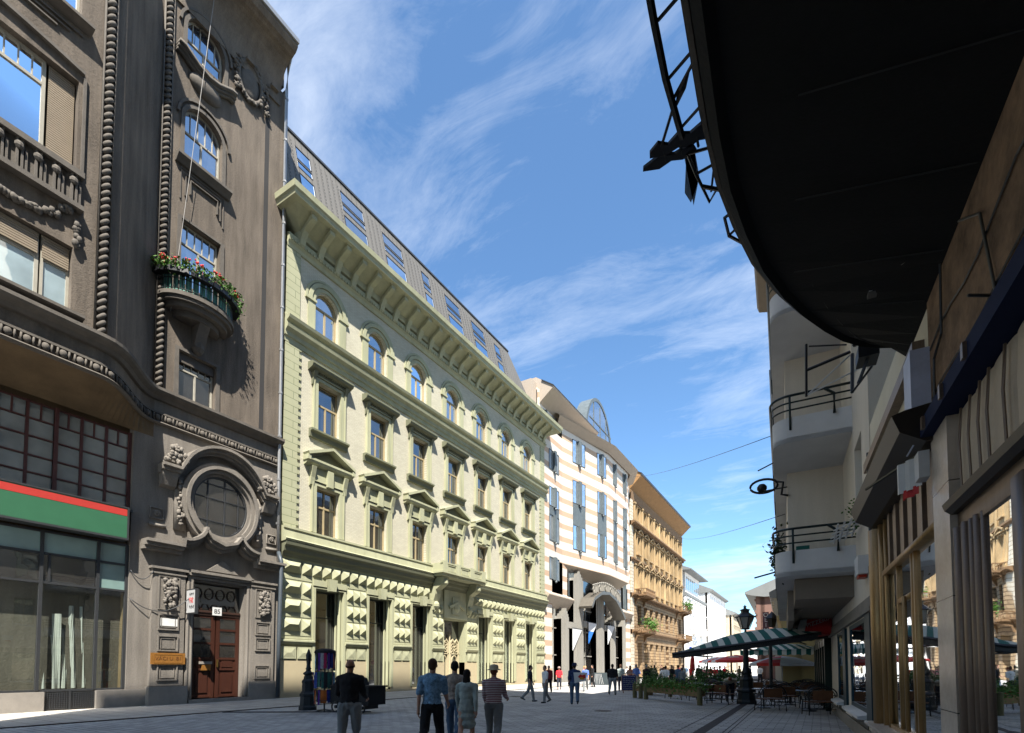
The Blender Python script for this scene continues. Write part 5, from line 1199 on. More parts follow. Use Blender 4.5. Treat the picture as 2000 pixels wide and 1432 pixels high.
m.tube([(-12.6, 2.3, Z), (-12.18, 2.31, Z), (-11.77, 2.31, Z), (-11.2, 2.27, Z)], .03, 5)
for p, q in (((-12.18, 2.28), (-12.3, 2.0)), ((-11.75, 2.28), (-11.9, 2.0)), ((-11.57, 2.28), (-11.84, 2.02)), ((-11.29, 2.27), (-11.45, 2.0)), ((-11.49, 2.3), (-11.2, 2.46))): m.tube([(p[0], p[1], Z), (q[0], q[1], Z)], .014, 5)
m.tube([(-11.5, 2.27, Z), (-11.62, 2.2, Z), (-11.72, 2.13, Z)], [.01, .035, .01], 6)
m.tube([(-11.02, 2.25, Z), (-10.97, 2.0, Z), (-10.59, 1.98, Z), (-10.38, 2.13, Z), (-10.77, 2.21, Z), (-11.02, 2.25, Z)], .016, 5)
m.tube([(-10.77, 2.21, Z), (-10.8, 2.0, Z)], .014, 5); m.tube([(-10.97, 2.0, Z), (-10.5, 2.1, Z)], .012, 5); m.tube([(-10.6, 2.17, Z), (-10.45, 1.98, Z)], .02, 5)
m.tube([(-10.17, 1.86, Z), (-10.1, 2.01, Z), (-9.83, 1.99, Z), (-9.45, 1.72, Z)], .018, 5); m.tube([(-9.83, 1.99, Z), (-9.95, 1.84, Z)], .014, 5); m.tube([(-9.65, 1.87, Z), (-9.8, 1.78, Z)], .012, 5)
m.build('lattice', M_black, sf_)
m = MB(FR)
for pts_, zz_ in ((((-11.19, 2.57), (-11.25, 2.48), (-11.19, 2.4), (-11.25, 2.3), (-11.2, 2.2), (-11.24, 2.1), (-11.12, 2.0), (-11.06, 2.02), (-11.1, 2.14), (-11.07, 2.22), (-11.12, 2.32), (-11.1, 2.42), (-11.14, 2.58)), 6.5), (((-11.07, 2.66), (-11.12, 2.5), (-11.07, 2.36), (-11.1, 2.2), (-11.0, 2.17), (-10.98, 2.3), (-11.02, 2.4), (-10.99, 2.52), (-11.04, 2.67)), 6.5)):
    m.prism(pts_, 'z', zz_, zz_ + .03)
for n_2 in (2.15, 2.3, 2.45): m.tube([(-11.15, n_2, 6.51), (-11.03, n_2, 6.51)], .012, 4)
m.build('ornament', M_black, sf_)
m = MB(FR); m.poly([(-11.1, 2.3, 6.6), (-10.95, 2.2, 6.6), (-10.55, 2.22, 6.6), (-10.3, 2.3, 6.6)]); m.prism([(-11.0, 2.26), (-10.95, 2.2), (-10.6, 2.2), (-10.35, 2.32), (-10.5, 2.36)], 'z', 6.6, 6.62); m.build('pale_panel', pm('faded_blue_panel', (0.25, 0.36, 0.5), .6), sf_)
bt = thing('sign_bracket', 'black steel bracket and angled struts in front of the rounded balconies', 'bracket', FR(-4, .6, 8))
m = MB(FR)
m.tube([(-5, 1.04, 7.7), (-5, 1.06, 6.7)], .025, 5); m.tube([(-5, 1.04, 7.2), (-5, .35, 7.35)], .03, 5); m.tube([(-5, 1.0, 7.65), (-5, .4, 7.5)], .015, 5)
m.tube([(-5, .32, 7.3), (-5.2, .36, 6.5)], .03, 6); m.tube([(-5.5, .3, 6.5), (-5.5, .12, 7.0)], .03, 6); m.tube([(-5.2, .36, 6.5), (-5.5, .1, 6.75)], .02, 5); m.box(-5.6, -5.2, .0, .3, 6.9, 7.1)
m.tube([(-5.1, .3, 7.4), (-5.6, .0, 7.45)], .04, 5)
m.build('struts', M_black, bt)
m = MB(FR); m.tube([(-5, 1.04, 6.72), (-5, .35, 7.3)], .016, 5); m.tube([(-5, 1.04, 6.72), (-5.1, .1, 7.0)], .014, 5); m.build('stay_rods', M_bal, bt)
# far right buildings
block('yellow_building', 'sunlit yellow building just beyond the white balconies on the right', 18, 40, 1.62, 19.0, pm('warm_yellow_render', (0.6, 0.45, 0.2), .8, .1, .6, .06, .1, 30), 4, .35, fr=FR, step=3.5)
block('beige_building', 'light beige building with heavy cornice in the distance on the right', 41, 56, 2.3, 8.6, pm('light_beige_render', (0.58, 0.52, 0.4), .8, .1, .6, .06, .1, 30), 2, .4, fr=FR, step=3.0)
block('red_brown_building', 'reddish brown corner building with a jutting cornice at the far right end', 58, 80, 4.6, 11.0, pm('red_brown_render', (0.26, 0.15, 0.12), .8, .1, .6, .06, .1, 30), 3, 1.3, fr=FR, step=3.0)
bs = thing('vertical_blade_sign', 'dark vertical sign with white capital letters on the distant right side buildings', 'sign', FR(40, 3, 4.7))
MB(FR).box(40, 40.2, 2.75, 3.3, 4.4, 7.0).build('board', plain('plum_sign', (0.10, 0.03, 0.05), .5), bs)
_ex2 = (_ex.x, _ex.y, 0)
for k, ch in enumerate('OLIMP'): text_mesh('letter', ch, M_white, .55, MX(FR(39.98, 3.02, 6.7 - k * .5), _ex2, (0, 0, 1)), .003, bs)
# unseen stepped block added behind the viewer to shade the street
bh = thing('added_shade_block', 'unseen tall stepped block added behind the viewer to shade the street', 'building', (0, -20, 0))
m = MB(); x = -10.9
while x < 16: 
    h = min(2.3 * (x + 24) + .6, 66); m.box(x, x + .5, -6.2, -3.2, 0, h); x += .5
m.build('body', M_cw, bh)
# ------------------------------------------------------------ overhead cables
cable('overhead_cable', FL(72, .4, 29.5), FR(2, 1.4, 9.0), .5, .012, 'long thin cable crossing the sky from the striped building to the white balconies')
cable('overhead_cable', FL(104, .6, 27.5), FR(4, 1.4, 6.9), .6, .012, 'lower thin cable crossing the sky from the ochre building')
cable('overhead_cable', FL(134, .6, 15.5), FR(60, 4.6, 8.5), .6, .02, 'far thin cable strung across the end of the street')
# ------------------------------------------------------------ street lamps
def lamp_post(x, y, label, full=True):
    t = thing('street_lamp', label, 'street lamp', (x, y, 0), 'cast iron street lamps')
    kq = .84 if full else .66
    m = MB()
    m.lathe((x, y, 0), [(a_ * kq, b_) for a_, b_ in ((.5, 0), (.5, .12), (.46, .16), (.44, .2), (.42, .5), (.46, .54), (.46, .6), (.38, .66), (.34, .72), (.33, 1.0), (.36, 1.04), (.34, 1.1), (.26, 1.16), (.25, 1.22), (.2, 1.3))], 8, pi / 8)
    m.build('base', pm('blue_black_cast_iron', (0.022, 0.028, 0.035), .45, .2, 3, .1, .2, 40, .3), t)
    m = MB(); m.lathe((x, y, 1.3), [(.2, 0), (.24, .05), (.16, .14), (.13, .3), (.115, .6), (.105, 1.1), (.1, 1.55), (.14, 1.58), (.1, 1.63), (.16, 1.72), (.13, 1.78), (.05, 1.82), (.04, 1.95)], 14)
    if not full: m = MB(); m.lathe((x, y, 1.3), [(.13, 0), (.18, .03), (.19, .08), (.1, .14), (.08, .2), (.11, .24), (.08, .28), (.07, .4), (.09, .6), (.1, .75), (.05, .88), (.02, .97), (.0, 1.0)], 14)
    m.build('column', MC['blue_black_cast_iron'], t, True)
    if full:
        z = 3.25; m = MB()
        m.lathe((x, y, z), [(.16, 0), (.18, .03), (.18, .05), (.03, .05)], 6)
        m.lathe((x, y, z + .52), [(.42, 0), (.44, .02), (.3, .12), (.2, .2), (.17, .22), (.17, .3), (.21, .32), (.21, .35), (.06, .4), (.05, .44), (.08, .48), (.03, .52), (.0, .58)], 6)
        for k in range(6):
            a = 2 * pi * k / 6; m.tube([(x + .17 * cos(a), y + .17 * sin(a), z + .03), (x + .36 * cos(a), y + .36 * sin(a), z + .53)], .018, 4)
            m.tube([(x + .4 * cos(a), y + .4 * sin(a), z + .55), (x + .47 * cos(a), y + .47 * sin(a), z + .58), (x + .48 * cos(a), y + .48 * sin(a), z + .64)], .016, 4)
        m.build('lantern', M_black, t)
        m = MB(); m.lathe((x, y, z + .05), [(.15, 0), (.34, .47)], 6); m.build('lantern_glass', pm('frosted_lamp_glass', (0.42, 0.40, 0.36), .3), t)
lamp_post(-2.75, 24.47, 'black cast iron street lamp with a six sided lantern beside the striped awning')
lamp_post(-16.41, 12.54, 'dark iron lamp base with pointed cap beside the scarf rack and green building', False)
fl_ = thing('hanging_lantern', 'small black lantern fixed in the distance right of the main street lamp', 'lamp', FR(20, 2.1, 4.4))
m = MB(FR); m.lathe((20, 2.15, 4.1), [(.2, 0), (.32, .5), (.44, .55), (.1, .9), (0, 1.0)], 6); m.tube([(20, 2.15, 4.1), (20, 1.6, 3.9)], .03, 5); m.build('lantern', M_black, fl_)
# ------------------------------------------------------------ awnings
M_awn = pm('green_white_awning_canvas', (0.5, 0.5, 0.5), .85, .05, 1, .05, .1, 30, obj=True, pat=pat_bands(.42, .5, (0.015, 0.12, 0.10), (0.62, 0.62, 0.56), ax=0))
def awning(name, label, t0, t1, n0, n1, zb0, zb1, rise, sw=.42):
    loc = FR(t0, n0, 0); t = thing(name, label, 'awning', loc)
    K = 40; m = MB(FR); rows = []
    def rz_(u): return rise * max(0, sin(pi * min(1, u * .9 + .06))) ** .8
    for v in (0, .35, .7, 1.0):
        row = []
        for k in range(K + 1):
            u = 1 - k / K; n_2 = n0 + (n1 - n0) * k / K + .0; zb = zb0 + (zb1 - zb0) * k / K
            row.append((t0 + (t1 - t0) * v + .0, n_2 - v * .5, zb + rz_(u) * sin(v * pi / 2)))
        rows.append(row)
    m.grid(rows); o = m.build('canvas', M_awn, t)
    return t
def awn_mat(name, period, c1, c2, ang):
    mt = bpy.data.materials.new(name); mt.use_nodes = True; t = mt.node_tree; b = t.nodes['Principled BSDF']; b.inputs['Roughness'].default_value = .85
    g = nd(t, 'ShaderNodeNewGeometry'); s = nd(t, 'ShaderNodeVectorMath', operation='DOT_PRODUCT'); s.inputs[1].default_value = ang
    t.links.new(g.outputs['Position'], s.inputs[0])
    st = mth(t, 'LESS_THAN', mth(t, 'FRACT', mth(t, 'DIVIDE', mth(t, 'ADD', s.outputs['Value'], 100.0), period)), .5)
    m_ = nd(t, 'ShaderNodeMix', data_type='RGBA'); m_.inputs[6].default_value = (*c1, 1); m_.inputs[7].default_value = (*c2, 1)
    t.links.new(st, m_.inputs[0]); t.links.new(m_.outputs[2], b.inputs['Base Color'])
    tr = nd(t, 'ShaderNodeBsdfTranslucent'); t.links.new(m_.outputs[2], tr.inputs[0]); ms = nd(t, 'ShaderNodeMixShader', inp={0: .35})
    t.links.new(b.outputs[0], ms.inputs[1]); t.links.new(tr.outputs[0], ms.inputs[2]); t.links.new(ms.outputs[0], t.nodes['Material Output'].inputs[0]); return mt
M_awn = awn_mat('striped_awning_canvas', .44, (0.62, 0.64, 0.58), (0.012, 0.13, 0.11), (1.0, .25, 0))
aw = awning('striped_awning', 'long green and white striped awning reaching out over the cafe terrace behind the lamp', 4.2, 6.6, .5, 5.3, 2.78, 2.14, .62)
m = MB(FR); m.tube([(4.2, .4, 2.74), (4.2, 5.3, 2.1)], .06, 6); m.tube([(4.4, .2, 2.62), (4.3, 5.0, 1.98)], .045, 6); m.tube([(6.4, .3, 2.7), (6.4, 4.8, 2.1)], .045, 6)
m.grid([[(4.2, .5 + .2 * k, 2.75 - .64 * k / 24) for k in range(25)], [(4.2, .5 + .2 * k, 2.55 - .6 * k / 24 - .04 * (k % 2)) for k in range(25)]])
for n_2 in (1.2, 3.0, 4.9): m.tube([(4.3, n_2, 2.7 - .13 * n_2), (8.8, n_2 - .5, 2.7 - .13 * n_2)], .03, 5)
m.build('awning_frame', M_black, aw)
aw2 = awning('striped_awning', 'smaller green and white striped awning further back along the right-hand shops', 14.0, 17, .2, 3.6, 2.5, 2.42, .45)
m = MB(FR); m.tube([(14, .2, 2.5), (14, 3.6, 2.42)], .05, 6); m.grid([[(13.98, .2 + .17 * k, 2.5) for k in range(21)], [(13.98, .2 + .17 * k, 2.25 - .05 * (k % 2)) for k in range(21)]]); m.build('valance', M_awn, aw2)
pst = MB(); pst.tube([(-2.0, 27.5, 0), (-2.0, 27.5, 2.7)], .08, 8); tag(pst.build('awning_post', M_black), 'dark post carrying the striped awning between lamp and parasol', 'post')
# ------------------------------------------------------------ parasols
def parasol(x, y, z, r, label, cols, closed=False):
    t = thing('parasol', label, 'parasol', (x, y, 0), 'red and white cafe parasols')
    MB().tube([(x, y, 0), (x, y, z + .35)], .03, 6).build('pole', M_white, t)
    MB().lathe((x, y, 0), [(.28, 0), (.28, .08), (.06, .14)], 10).build('foot', M_metal, t)
    if closed:
        MB().lathe((x, y, z - 1.0), [(.05, 0), (.16, .1), (.13, .8), (.04, 1.3)], 8).build('folded_canopy', cols[0], t); return t
    n = 8
    for k in range(n):
        m = MB(); a0, a1 = 2 * pi * k / n, 2 * pi * (k + 1) / n; rows = []
        for v in (0.02, .4, .75, 1.0):
            rows.append([(x + r * v * cos(a0 + (a1 - a0) * j / 4), y + r * v * sin(a0 + (a1 - a0) * j / 4), z + .42 * (1 - v ** 1.6)) for j in range(5)])
        rows.append([(x + r * 1.0 * cos(a0 + (a1 - a0) * j / 4), y + r * sin(a0 + (a1 - a0) * j / 4), z - .16) for j in range(5)])
        m.grid(rows); m.build('canopy_panel', cols[k % len(cols)], t)
    if not closed and r > 1.3: MB().ball((x - .1, y - r * .62, z + .22), (.42, .05, .07), 12, 5).build('white_badge', M_white, t)
    return t
M_prd = plain('parasol_red', (0.62, 0.02, 0.02), .7); M_pwh = plain('parasol_white', (0.6, 0.62, 0.68), .7)
parasol(-1.85, 33.4, 1.82, 1.72, 'open white and red parasol standing at the right under the awning', [M_pwh, M_pwh, M_prd, M_pwh, M_pwh, M_prd, M_pwh, M_pwh])
parasol(-5.6, 44, 2.15, 1.6, 'open all red parasol right behind the lamp post', [M_prd])
parasol(-9.0, 56, 2.2, 1.8, 'far open red parasol among the crowd left of the lamp', [M_prd, M_prd, M_pwh])
parasol(-7.4, 52, 2.2, 1.8, 'far open mostly white parasol in the crowd behind the shrubs', [M_pwh, M_prd, M_pwh])
parasol(-7.25, 35.5, 2.3, .3, 'folded red parasol on a white pole left of the awning end', [M_prd], True)
# ------------------------------------------------------------ planters with greenery
M_pwood = pm('weathered_planter_wood', (0.30, 0.20, 0.10), .8, .25, 4, .15, .3, 40, streak=True)
M_post = pm('mossy_round_post', (0.17, 0.15, 0.07), .85, .25, 5, .15, .3, 40)
M_bush = pm('mixed_planter_green', (0.11, 0.24, 0.04), .6, .5, 4, .3, .1, 30)
def planter(p, q, label, dens=1.0, hh=.28, fl=True):
    P, Q = Vector((*p, 0)), Vector((*q, 0)); u = (Q - P).normalized(); v = Vector((-u.y, u.x, 0)); Ln = (Q - P).length
    fr = lambda a, b, c: tuple(P + u * a + v * b + Vector((0, 0, c)))
    t = thing('planter', label, 'planter', tuple(P), 'wooden planters around the terrace')
    m = MB(fr); n = max(1, round(Ln / .8)); d = (Ln - .2) / n
    for k in range(n): m.box(.1 + k * d + .012, .1 + (k + 1) * d - .012, -.02, .03, .36, .62)
    m.box(.1, Ln - .1, .03, .36, .36, .58); m.build('box', M_pwood, t)
    for a in (0, Ln): MB(fr).lathe((a, 0, 0), [(.11, 0), (.11, .74), (.09, .76)], 12).build('post', M_post, t)
    m = MB(fr)
    for k in range(int(Ln / .3)): leafmass(m, (.3 + k * .3 * (1 if Ln > .6 else .5), .15, .68 + R.uniform(-.02, .1)), (.42, .4, hh), int(130 * dens), .055, R)
    m.build('plants', M_bush, t, raw=True)
    if fl:
        m = MB(fr)
        for k in range(int(Ln * 9)): m.ball((R.uniform(.2, Ln - .2), R.uniform(-.03, .2), R.uniform(.62, .76)), .03, 5, 4)
        m.build('flowers', M_red, t)
planter((-7.42, 25.31), (-4.31, 22.42), 'long wooden planter with five panels and red flowers nearest the open street')
planter((-8.29, 26.27), (-7.85, 25.85), 'small single-panel planter left of the long one', .7, fl=False)
planter((-8.6, 30.2), (-6.9, 28.0), 'planter with light green plants behind the small one', .9, .35, False)
planter((-8.2, 35.0), (-6.0, 32.5), 'rear planter with low bright greenery near the folded parasol', .8, .3, False)
def shrub(x, y, r, h, n, label, sz=.08):
    t = thing('shrub', label, 'shrub', (x, y, 0)); MB().lathe((x, y, 0), [(.22, 0), (.3, .4)], 10).build('pot', M_pwood, t)
    m = MB()
    for _ in range(9): leafmass(m, (x + R.gauss(0, r * .4), y + R.gauss(0, r * .4), .45 + R.uniform(.1, 1) * h * .7), (r * .7, r * .7, h * .35), n // 9, sz, R)
    m.build('foliage', pm('dark_shrub_green', (0.055, 0.13, 0.03), .6, .5, 4, .3, .1, 30), t, raw=True)
shrub(-5.9, 32.5, .8, 1.15, 1000, 'broad dark shrub behind the chairs left of the lamp')
shrub(-4.6, 33.0, .9, 1.0, 900, 'second dark shrub close to the lamp post')
shrub(-8.4, 29.2, .6, .95, 600, 'grey-green rounded shrub behind the planter and chalkboard')
shrub(-9.9, 35.0, .5, 1.5, 500, 'tall narrow dark shrub among the people near the ochre building')
# ------------------------------------------------------------ chairs and tables
M_cback = pm('reddish_chair_panel', (0.17, 0.07, 0.03), .6, .25, 5, .12, .2, 50)
def make_chair(w_=.62):
    t = thing('bistro_chair', '', 'chair', (0, 0, 0), 'black bistro chairs on the terrace')
    h = w_ / 2
    ar = [(-h * 1.15, -.05, .62)] + [(-h * 1.1 * cos(pi * k / 10), -.2 + .06 * abs(cos(pi * k / 10)), .66 + .3 * sin(pi * k / 10)) for k in range(11)] + [(h * 1.15, -.05, .62)]
    m = MB(); m.tube(ar, .022, 6); m.tube([(x * .86, y + .01, z * .97 - .02) for x, y, z in ar], .015, 5)
    m.tube([(x * .7, y + .015, z * .93 - .0) for x, y, z in ar], .012, 5)
    m.tube([(-h * 1.12, .3, .64), (-h * 1.15, -.05, .64)], .02, 6); m.tube([(h * 1.12, .3, .64), (h * 1.15, -.05, .64)], .02, 6)
    m.build('arched_rail', M_black, t, True)
    MB().box(-h * .72, h * .72, -.21, -.18, .5, .82).build('backrest', M_cback, t)
    MB().box(-h * .95, h * .95, -.2, .3, .42, .46).build('seat', M_cback, t)
    for sx_ in (-1, 1):
        for yy in (-.2, .3): MB().tube([(sx_ * h * 1.05, yy * 1.1, 0), (sx_ * h, yy, .44), (sx_ * h * 1.12, yy, .64)], .018, 6).build('leg', M_black, t, True)
    m = MB(); m.tube([(-h, -.2, .2), (h, -.2, .2)], .012, 5); m.tube([(-h, .3, .2), (h, .3, .2)], .012, 5)
    for k in (-.5, 0, .5): m.tube([(h * k + .08 * cos(2 * pi * j / 10), -.21, .3 + .08 * sin(2 * pi * j / 10)) for j in range(10)], .01, 4, True)
    m.build('stretcher', M_black, t, True)
    return t
ch0 = make_chair(.86)
def Pd(px, d):                                  # street position at a distance and bearing from the kerb corner
    return px
spots = [((-1.55, 20.95), .5, 'front chair with a brown panel back, left of the front pair right of the lamp'), ((.0, 19.95), .42, 'front chair with a brown panel back, nearest the beige wall'),
 ((-4.2, 24.2), 1.0, 'chair standing at the right end of the long planter'), ((-3.6, 22.9 + 1.0), -.6, 'chair close behind the lamp base'), ((-5.2, 25.6), .9, 'chair behind the middle of the long planter'), ((-6.3, 26.8), .8, 'chair behind the left part of the long planter'),
 ((-1.2, 23.2), .3, 'second-row chair directly behind the front left chair'), ((.0, 22.6), .2, 'second-row chair beside the dark green shopfront'), ((-4.9, 28.0), 2.6, 'chair with its arched back in the middle of the terrace left of the lamp'), ((-6.2, 29.4), 2.4, 'middle terrace chair near the light green planter'),
 ((-1.6, 26.2), 2.9, 'chair facing the viewer beside the awning post'), ((-.3, 25.6), 3.2, 'chair facing the viewer near the shopfront'), ((-3.9, 27.2), .7, 'third-row chair right behind the lamp'), ((-5.4, 31.0), .8, 'rear chair in front of the broad dark shrub'), ((-2.9, 29.4), .6, 'rear chair under the awning left of the post'), ((-.9, 28.8), .4, 'rear chair under the awning right of the post'), ((-.6, 31.2), 2.9, 'far chair beside the big parasol'), ((-2.4, 31.5), 2.7, 'far chair left of the big parasol')]
for i, ((x, y), rz, lab) in enumerate(spots):
    c = ch0 if i == 0 else copy_tree(ch0)
    c.location = (x, y, .004); c.rotation_euler = (0, 0, rz); c['label'] = lab
def make_table():
    t = thing('cafe_table', '', 'table', (0, 0, 0), 'round cafe tables on the terrace')
    MB().lathe((0, 0, .72), [(.4, 0), (.42, .012), (.42, .03), (.4, .04)], 24).build('table_top', plain('grey_table_top', (0.25, 0.27, 0.3), .25), t)
    MB().lathe((0, 0, .0), [(.24, 0), (.24, .03), (.04, .06), (.03, .4), (.04, .72)], 12).build('pedestal', M_black, t); return t
tb0 = make_table()
for i, ((x, y), lab) in enumerate((((-1.9, 22.3), 'round table between the lamp and the front chairs'), ((-.35, 21.6), 'round table behind the front right chair'), ((-4.5, 25.9), 'round table behind the long planter'), ((-5.6, 28.2), 'round table in the middle of the terrace'), ((-1.1, 24.7), 'round table in front of the chairs that face the viewer'), ((-1.6, 30.2), 'round table below the big parasol'), ((-4.2, 30.4), 'round table in front of the dark shrubs'))):
    c = tb0 if i == 0 else copy_tree(tb0)
    c.location = (x, y, .004); c['label'] = lab
# ------------------------------------------------------------ chalkboard, menu sign, rack, small signs
def fr2(p, a):
    def f(x, y, z): return (p[0] + cos(a) * x - sin(a) * y, p[1] + sin(a) * x + cos(a) * y, z)
    return f
cbt = thing('chalkboard', 'blue chalk menu board with a rounded crest standing left of the planters', 'sign board', (-10.05, 30.71, 0))
f_ = fr2((-10.05, 30.71), radians(18))
m = MB(f_); m.box(-.42, .42, -.02, .02, .18, 1.1); m.build('board', pm('chalkboard_blue', (0.02, 0.03, 0.14), .7), cbt)
m = MB(f_); m.ribbon([(-.44, .15), (-.44, 1.1), (-.3, 1.18), (-.18, 1.2), (-.14, 1.3), (0, 1.36), (.14, 1.3), (.18, 1.2), (.3, 1.18), (.44, 1.1), (.44, .15)], .05, -.03, .03, True); m.box(-.14, .14, -.025, .025, 1.16, 1.33)
for s_ in (-1, 1): m.box(s_ * .34 - .04, s_ * .34 + .04, -.04, .3 * (s_ > 2) + .04, 0, .18)
m.build('frame', pm('pinkish_wood_frame', (0.5, 0.32, 0.24), .6), cbt)
m = MB(f_)
for z in (1.02, .88, .76, .64, .52, .4, .28):
    x = -.34
    while x < .3:
        wd = R.uniform(.04, .12); m.ribbon([(x + wd * j / 4, z + R.uniform(-.025, .03)) for j in range(5)], .012, -.026, -.022); x += wd + .04
m.build('chalk_writing', M_white, cbt)
mn = thing('menu_board', 'dark slanted display board leaning by the fluted pillars of the striped building', 'sign board', (-17.0, 43.5, 0))
m = MB(fr2((-17.0, 43.5), radians(10))); m.prism([(-.9, 0), (.9, 0), (.7, 1.1), (-.7, 1.1)], 'o', -.05, .05); m.build('board', pm('slate_board', (0.06, 0.08, 0.09), .6), mn)
m = MB(fr2((-17.0, 43.5), radians(10))); 
for k in range(6): m.tube([(-.4 + k * .16, -.07, .1), (-.3 + k * .1, -.07, 1.0)], .015, 4)
m.build('rods', M_bal, mn)
ys = thing('street_stall_sign', 'white board with blue lettering blocks above the crowd at the ochre building', 'sign', (-12.0, 56, 3.2))
f_ = fr2((-11.0, 56.0), radians(20)); m = MB(f_); m.box(-.8, .85, -.05, .05, 3.3, 3.85); m.build('board', M_white, ys)
m = MB(f_)
for a, b in ((-.74, -.5), (.1, .25), (.28, .42), (.45, .58), (.62, .76)): m.box(a, b, -.07, -.05, 3.42, 3.74)
m.build('blue_blocks', plain('sign_blue', (0.02, 0.05, 0.4), .5), ys)
m = MB(f_); m.tube([(-.7, 0, 0), (-.7, 0, 3.3)], .04, 6); m.tube([(.7, 0, 0), (.7, 0, 3.3)], .04, 6); m.build('post', M_pwood, ys)
rk = thing('scarf_rack', 'tall revolving rack hung with colourful scarves and souvenirs beside the left iron lamp', 'display rack', (-15.39, 12.46, 0))
x0, y0 = -15.39, 12.46
m = MB(); m.tube([(x0, y0, 0), (x0, y0, 2.2)], .03, 6)
for z in (.4, 1.1, 1.75, 2.1): m.tube([(x0 + .34 * cos(2 * pi * k / 16), y0 + .34 * sin(2 * pi * k / 16), z) for k in range(16)], .012, 4, True)
for k in range(4): m.tube([(x0, y0, .06), (x0 + .4 * cos(k * pi / 2), y0 + .4 * sin(k * pi / 2), .02)], .02, 5)
m.build('stand', M_metal, rk)
cols = [(0.35, 0.02, 0.08), (0.02, 0.05, 0.25), (0.03, 0.12, 0.1), (0.3, 0.3, 0.32), (0.015, 0.015, 0.02), (0.45, 0.12, 0.02), (0.08, 0.02, 0.2), (0.25, 0.45, 0.55)]
cm = [pm('scarf_cloth_%s' % n_, c, .9, .5, 12, .3, .2, 40) for n_, c in zip(('crimson', 'navy', 'green', 'silver', 'black', 'orange', 'violet', 'sky'), cols)]
k = 0
for z0, z1 in ((1.45, 2.1), (.8, 1.42), (.25, .78)):
    for j in range(20):
        a = 2 * pi * j / 20 + R.uniform(-.05, .05); r_ = .36 + R.uniform(-.03, .04)
        m = MB(); wd = R.uniform(.035, .06); rows = []
        for z in (z1, (z0 + z1) / 2, z0 + R.uniform(0, .12)):
            dr = R.uniform(-.02, .03); rows.append([(x0 + (r_ + dr) * cos(a + s_ * wd / r_), y0 + (r_ + dr) * sin(a + s_ * wd / r_), z) for s_ in (-1, -.3, .4, 1)])
        m.grid(rows); m.build('hanging_scarf', cm[R.randrange(8) if R.random() > .35 else R.choice((1, 4, 2))], rk); k += 1
m = MB(); m.lathe((x0, y0, 2.06), [(.3, 0), (.38, .06), (.36, .14), (.2, .2), (.02, .22)], 14); m.build('top_hat_tier', cm[4], rk)
st = thing('souvenir_cart', 'low black souvenir cart draped in dark cloth behind the bald man', 'cart', (-14.0, 12.8, 0))
m = MB(); m.box(-15.0, -13.1, 12.4, 13.2, .3, .9); m.box(-15.05, -13.05, 12.35, 13.25, .9, .96); m.prism([(-15.0, .96), (-13.8, .96), (-13.9, 1.2), (-14.3, 1.32), (-14.8, 1.15)], 'o', 12.5, 13.1); m.build('body', plain('black_cloth', (0.008, 0.008, 0.009), .9), st)
for x_ in (-14.7, -13.4):
    m = MB(); m.tube([(x_ + .17 * cos(2 * pi * k / 14), 12.36, .2 + .17 * sin(2 * pi * k / 14)) for k in range(14)], .03, 5, True); m.tube([(x_, 12.36, .2), (x_, 12.5, .2)], .06, 8); m.build('wheel', M_black, st)
    MB().box(x_ - .05, x_ + .05, 12.5, 13.1, .15, .34).build('leg', M_black, st)
cable('ground_cable', (-17.9, 10.2, .03), (-13.6, 13.0, .03), 0, .02, 'black cable lying on the paving from the scarf rack to the souvenir cart', M_black)
bird = MB(); bird.grid([[(-.3, .1, .08), (0, .0, 0), (.3, .1, .1)], [(-.32, .0, .07), (0, -.1, -.01), (.3, 0, .09)]]); bird.ball((0, 0, 0), (.04, .14, .04)); 
bird.V = [(x - 2.0, y + 34, z + 8.4) for x, y, z in bird.V]; tag(bird.build('bird', M_black), 'small dark bird flying in the sky left of the lowest balcony', 'bird')
# ------------------------------------------------------------ people
from mathutils import noise as mnoise
def remesh(mb, name, mt, parent, vox, sm=3):
    me = bpy.data.meshes.new(name); me.from_pydata(mb.V, [], mb.F)
    bm = bmesh.new(); bm.from_mesh(me); bmesh.ops.recalc_face_normals(bm, faces=bm.faces); bm.to_mesh(me); bm.free()
    o = bpy.data.objects.new(name, me); COL.objects.link(o)
    r = o.modifiers.new('r', 'REMESH'); r.mode = 'VOXEL'; r.voxel_size = vox; r.adaptivity = 0
    s = o.modifiers.new('s', 'SMOOTH'); s.factor = .5; s.iterations = sm
    dg = bpy.context.evaluated_depsgraph_get(); dg.update()
    n = bpy.data.meshes.new_from_object(o.evaluated_get(dg)); bpy.data.objects.remove(o, do_unlink=True)
    if name in ('top', 'trousers', 'skirt') and vox < .016:
        for v in n.vertices:
            p = v.co; a = mnoise.noise(Vector((p.x * 9, p.y * 9, p.z * 4))) + .6 * mnoise.noise(Vector((p.x * 22, p.y * 22, p.z * 13)))
            v.co = p + v.normal * a * .013
    n.name = name; n.shade_smooth(); n.materials.clear(); n.materials.append(mt)
    q = bpy.data.objects.new(name, n); COL.objects.link(q); attach(q, parent); return q
M_skin = pm('skin', (0.6, 0.34, 0.24), .55, .08, 6, .04, .05, 60); M_skin2 = pm('tanned_skin', (0.42, 0.21, 0.13), .55, .08, 6, .04, .05, 60)
def cl(name, c, **k): return pm(name, tuple(min(q * 1.75, 1.0) for q in c), k.pop('rough', .9), k.pop('var', .15), k.pop('scale', 5), k.pop('fine', .12), .25, 35, **k)
def V3(*a): return Vector(a)
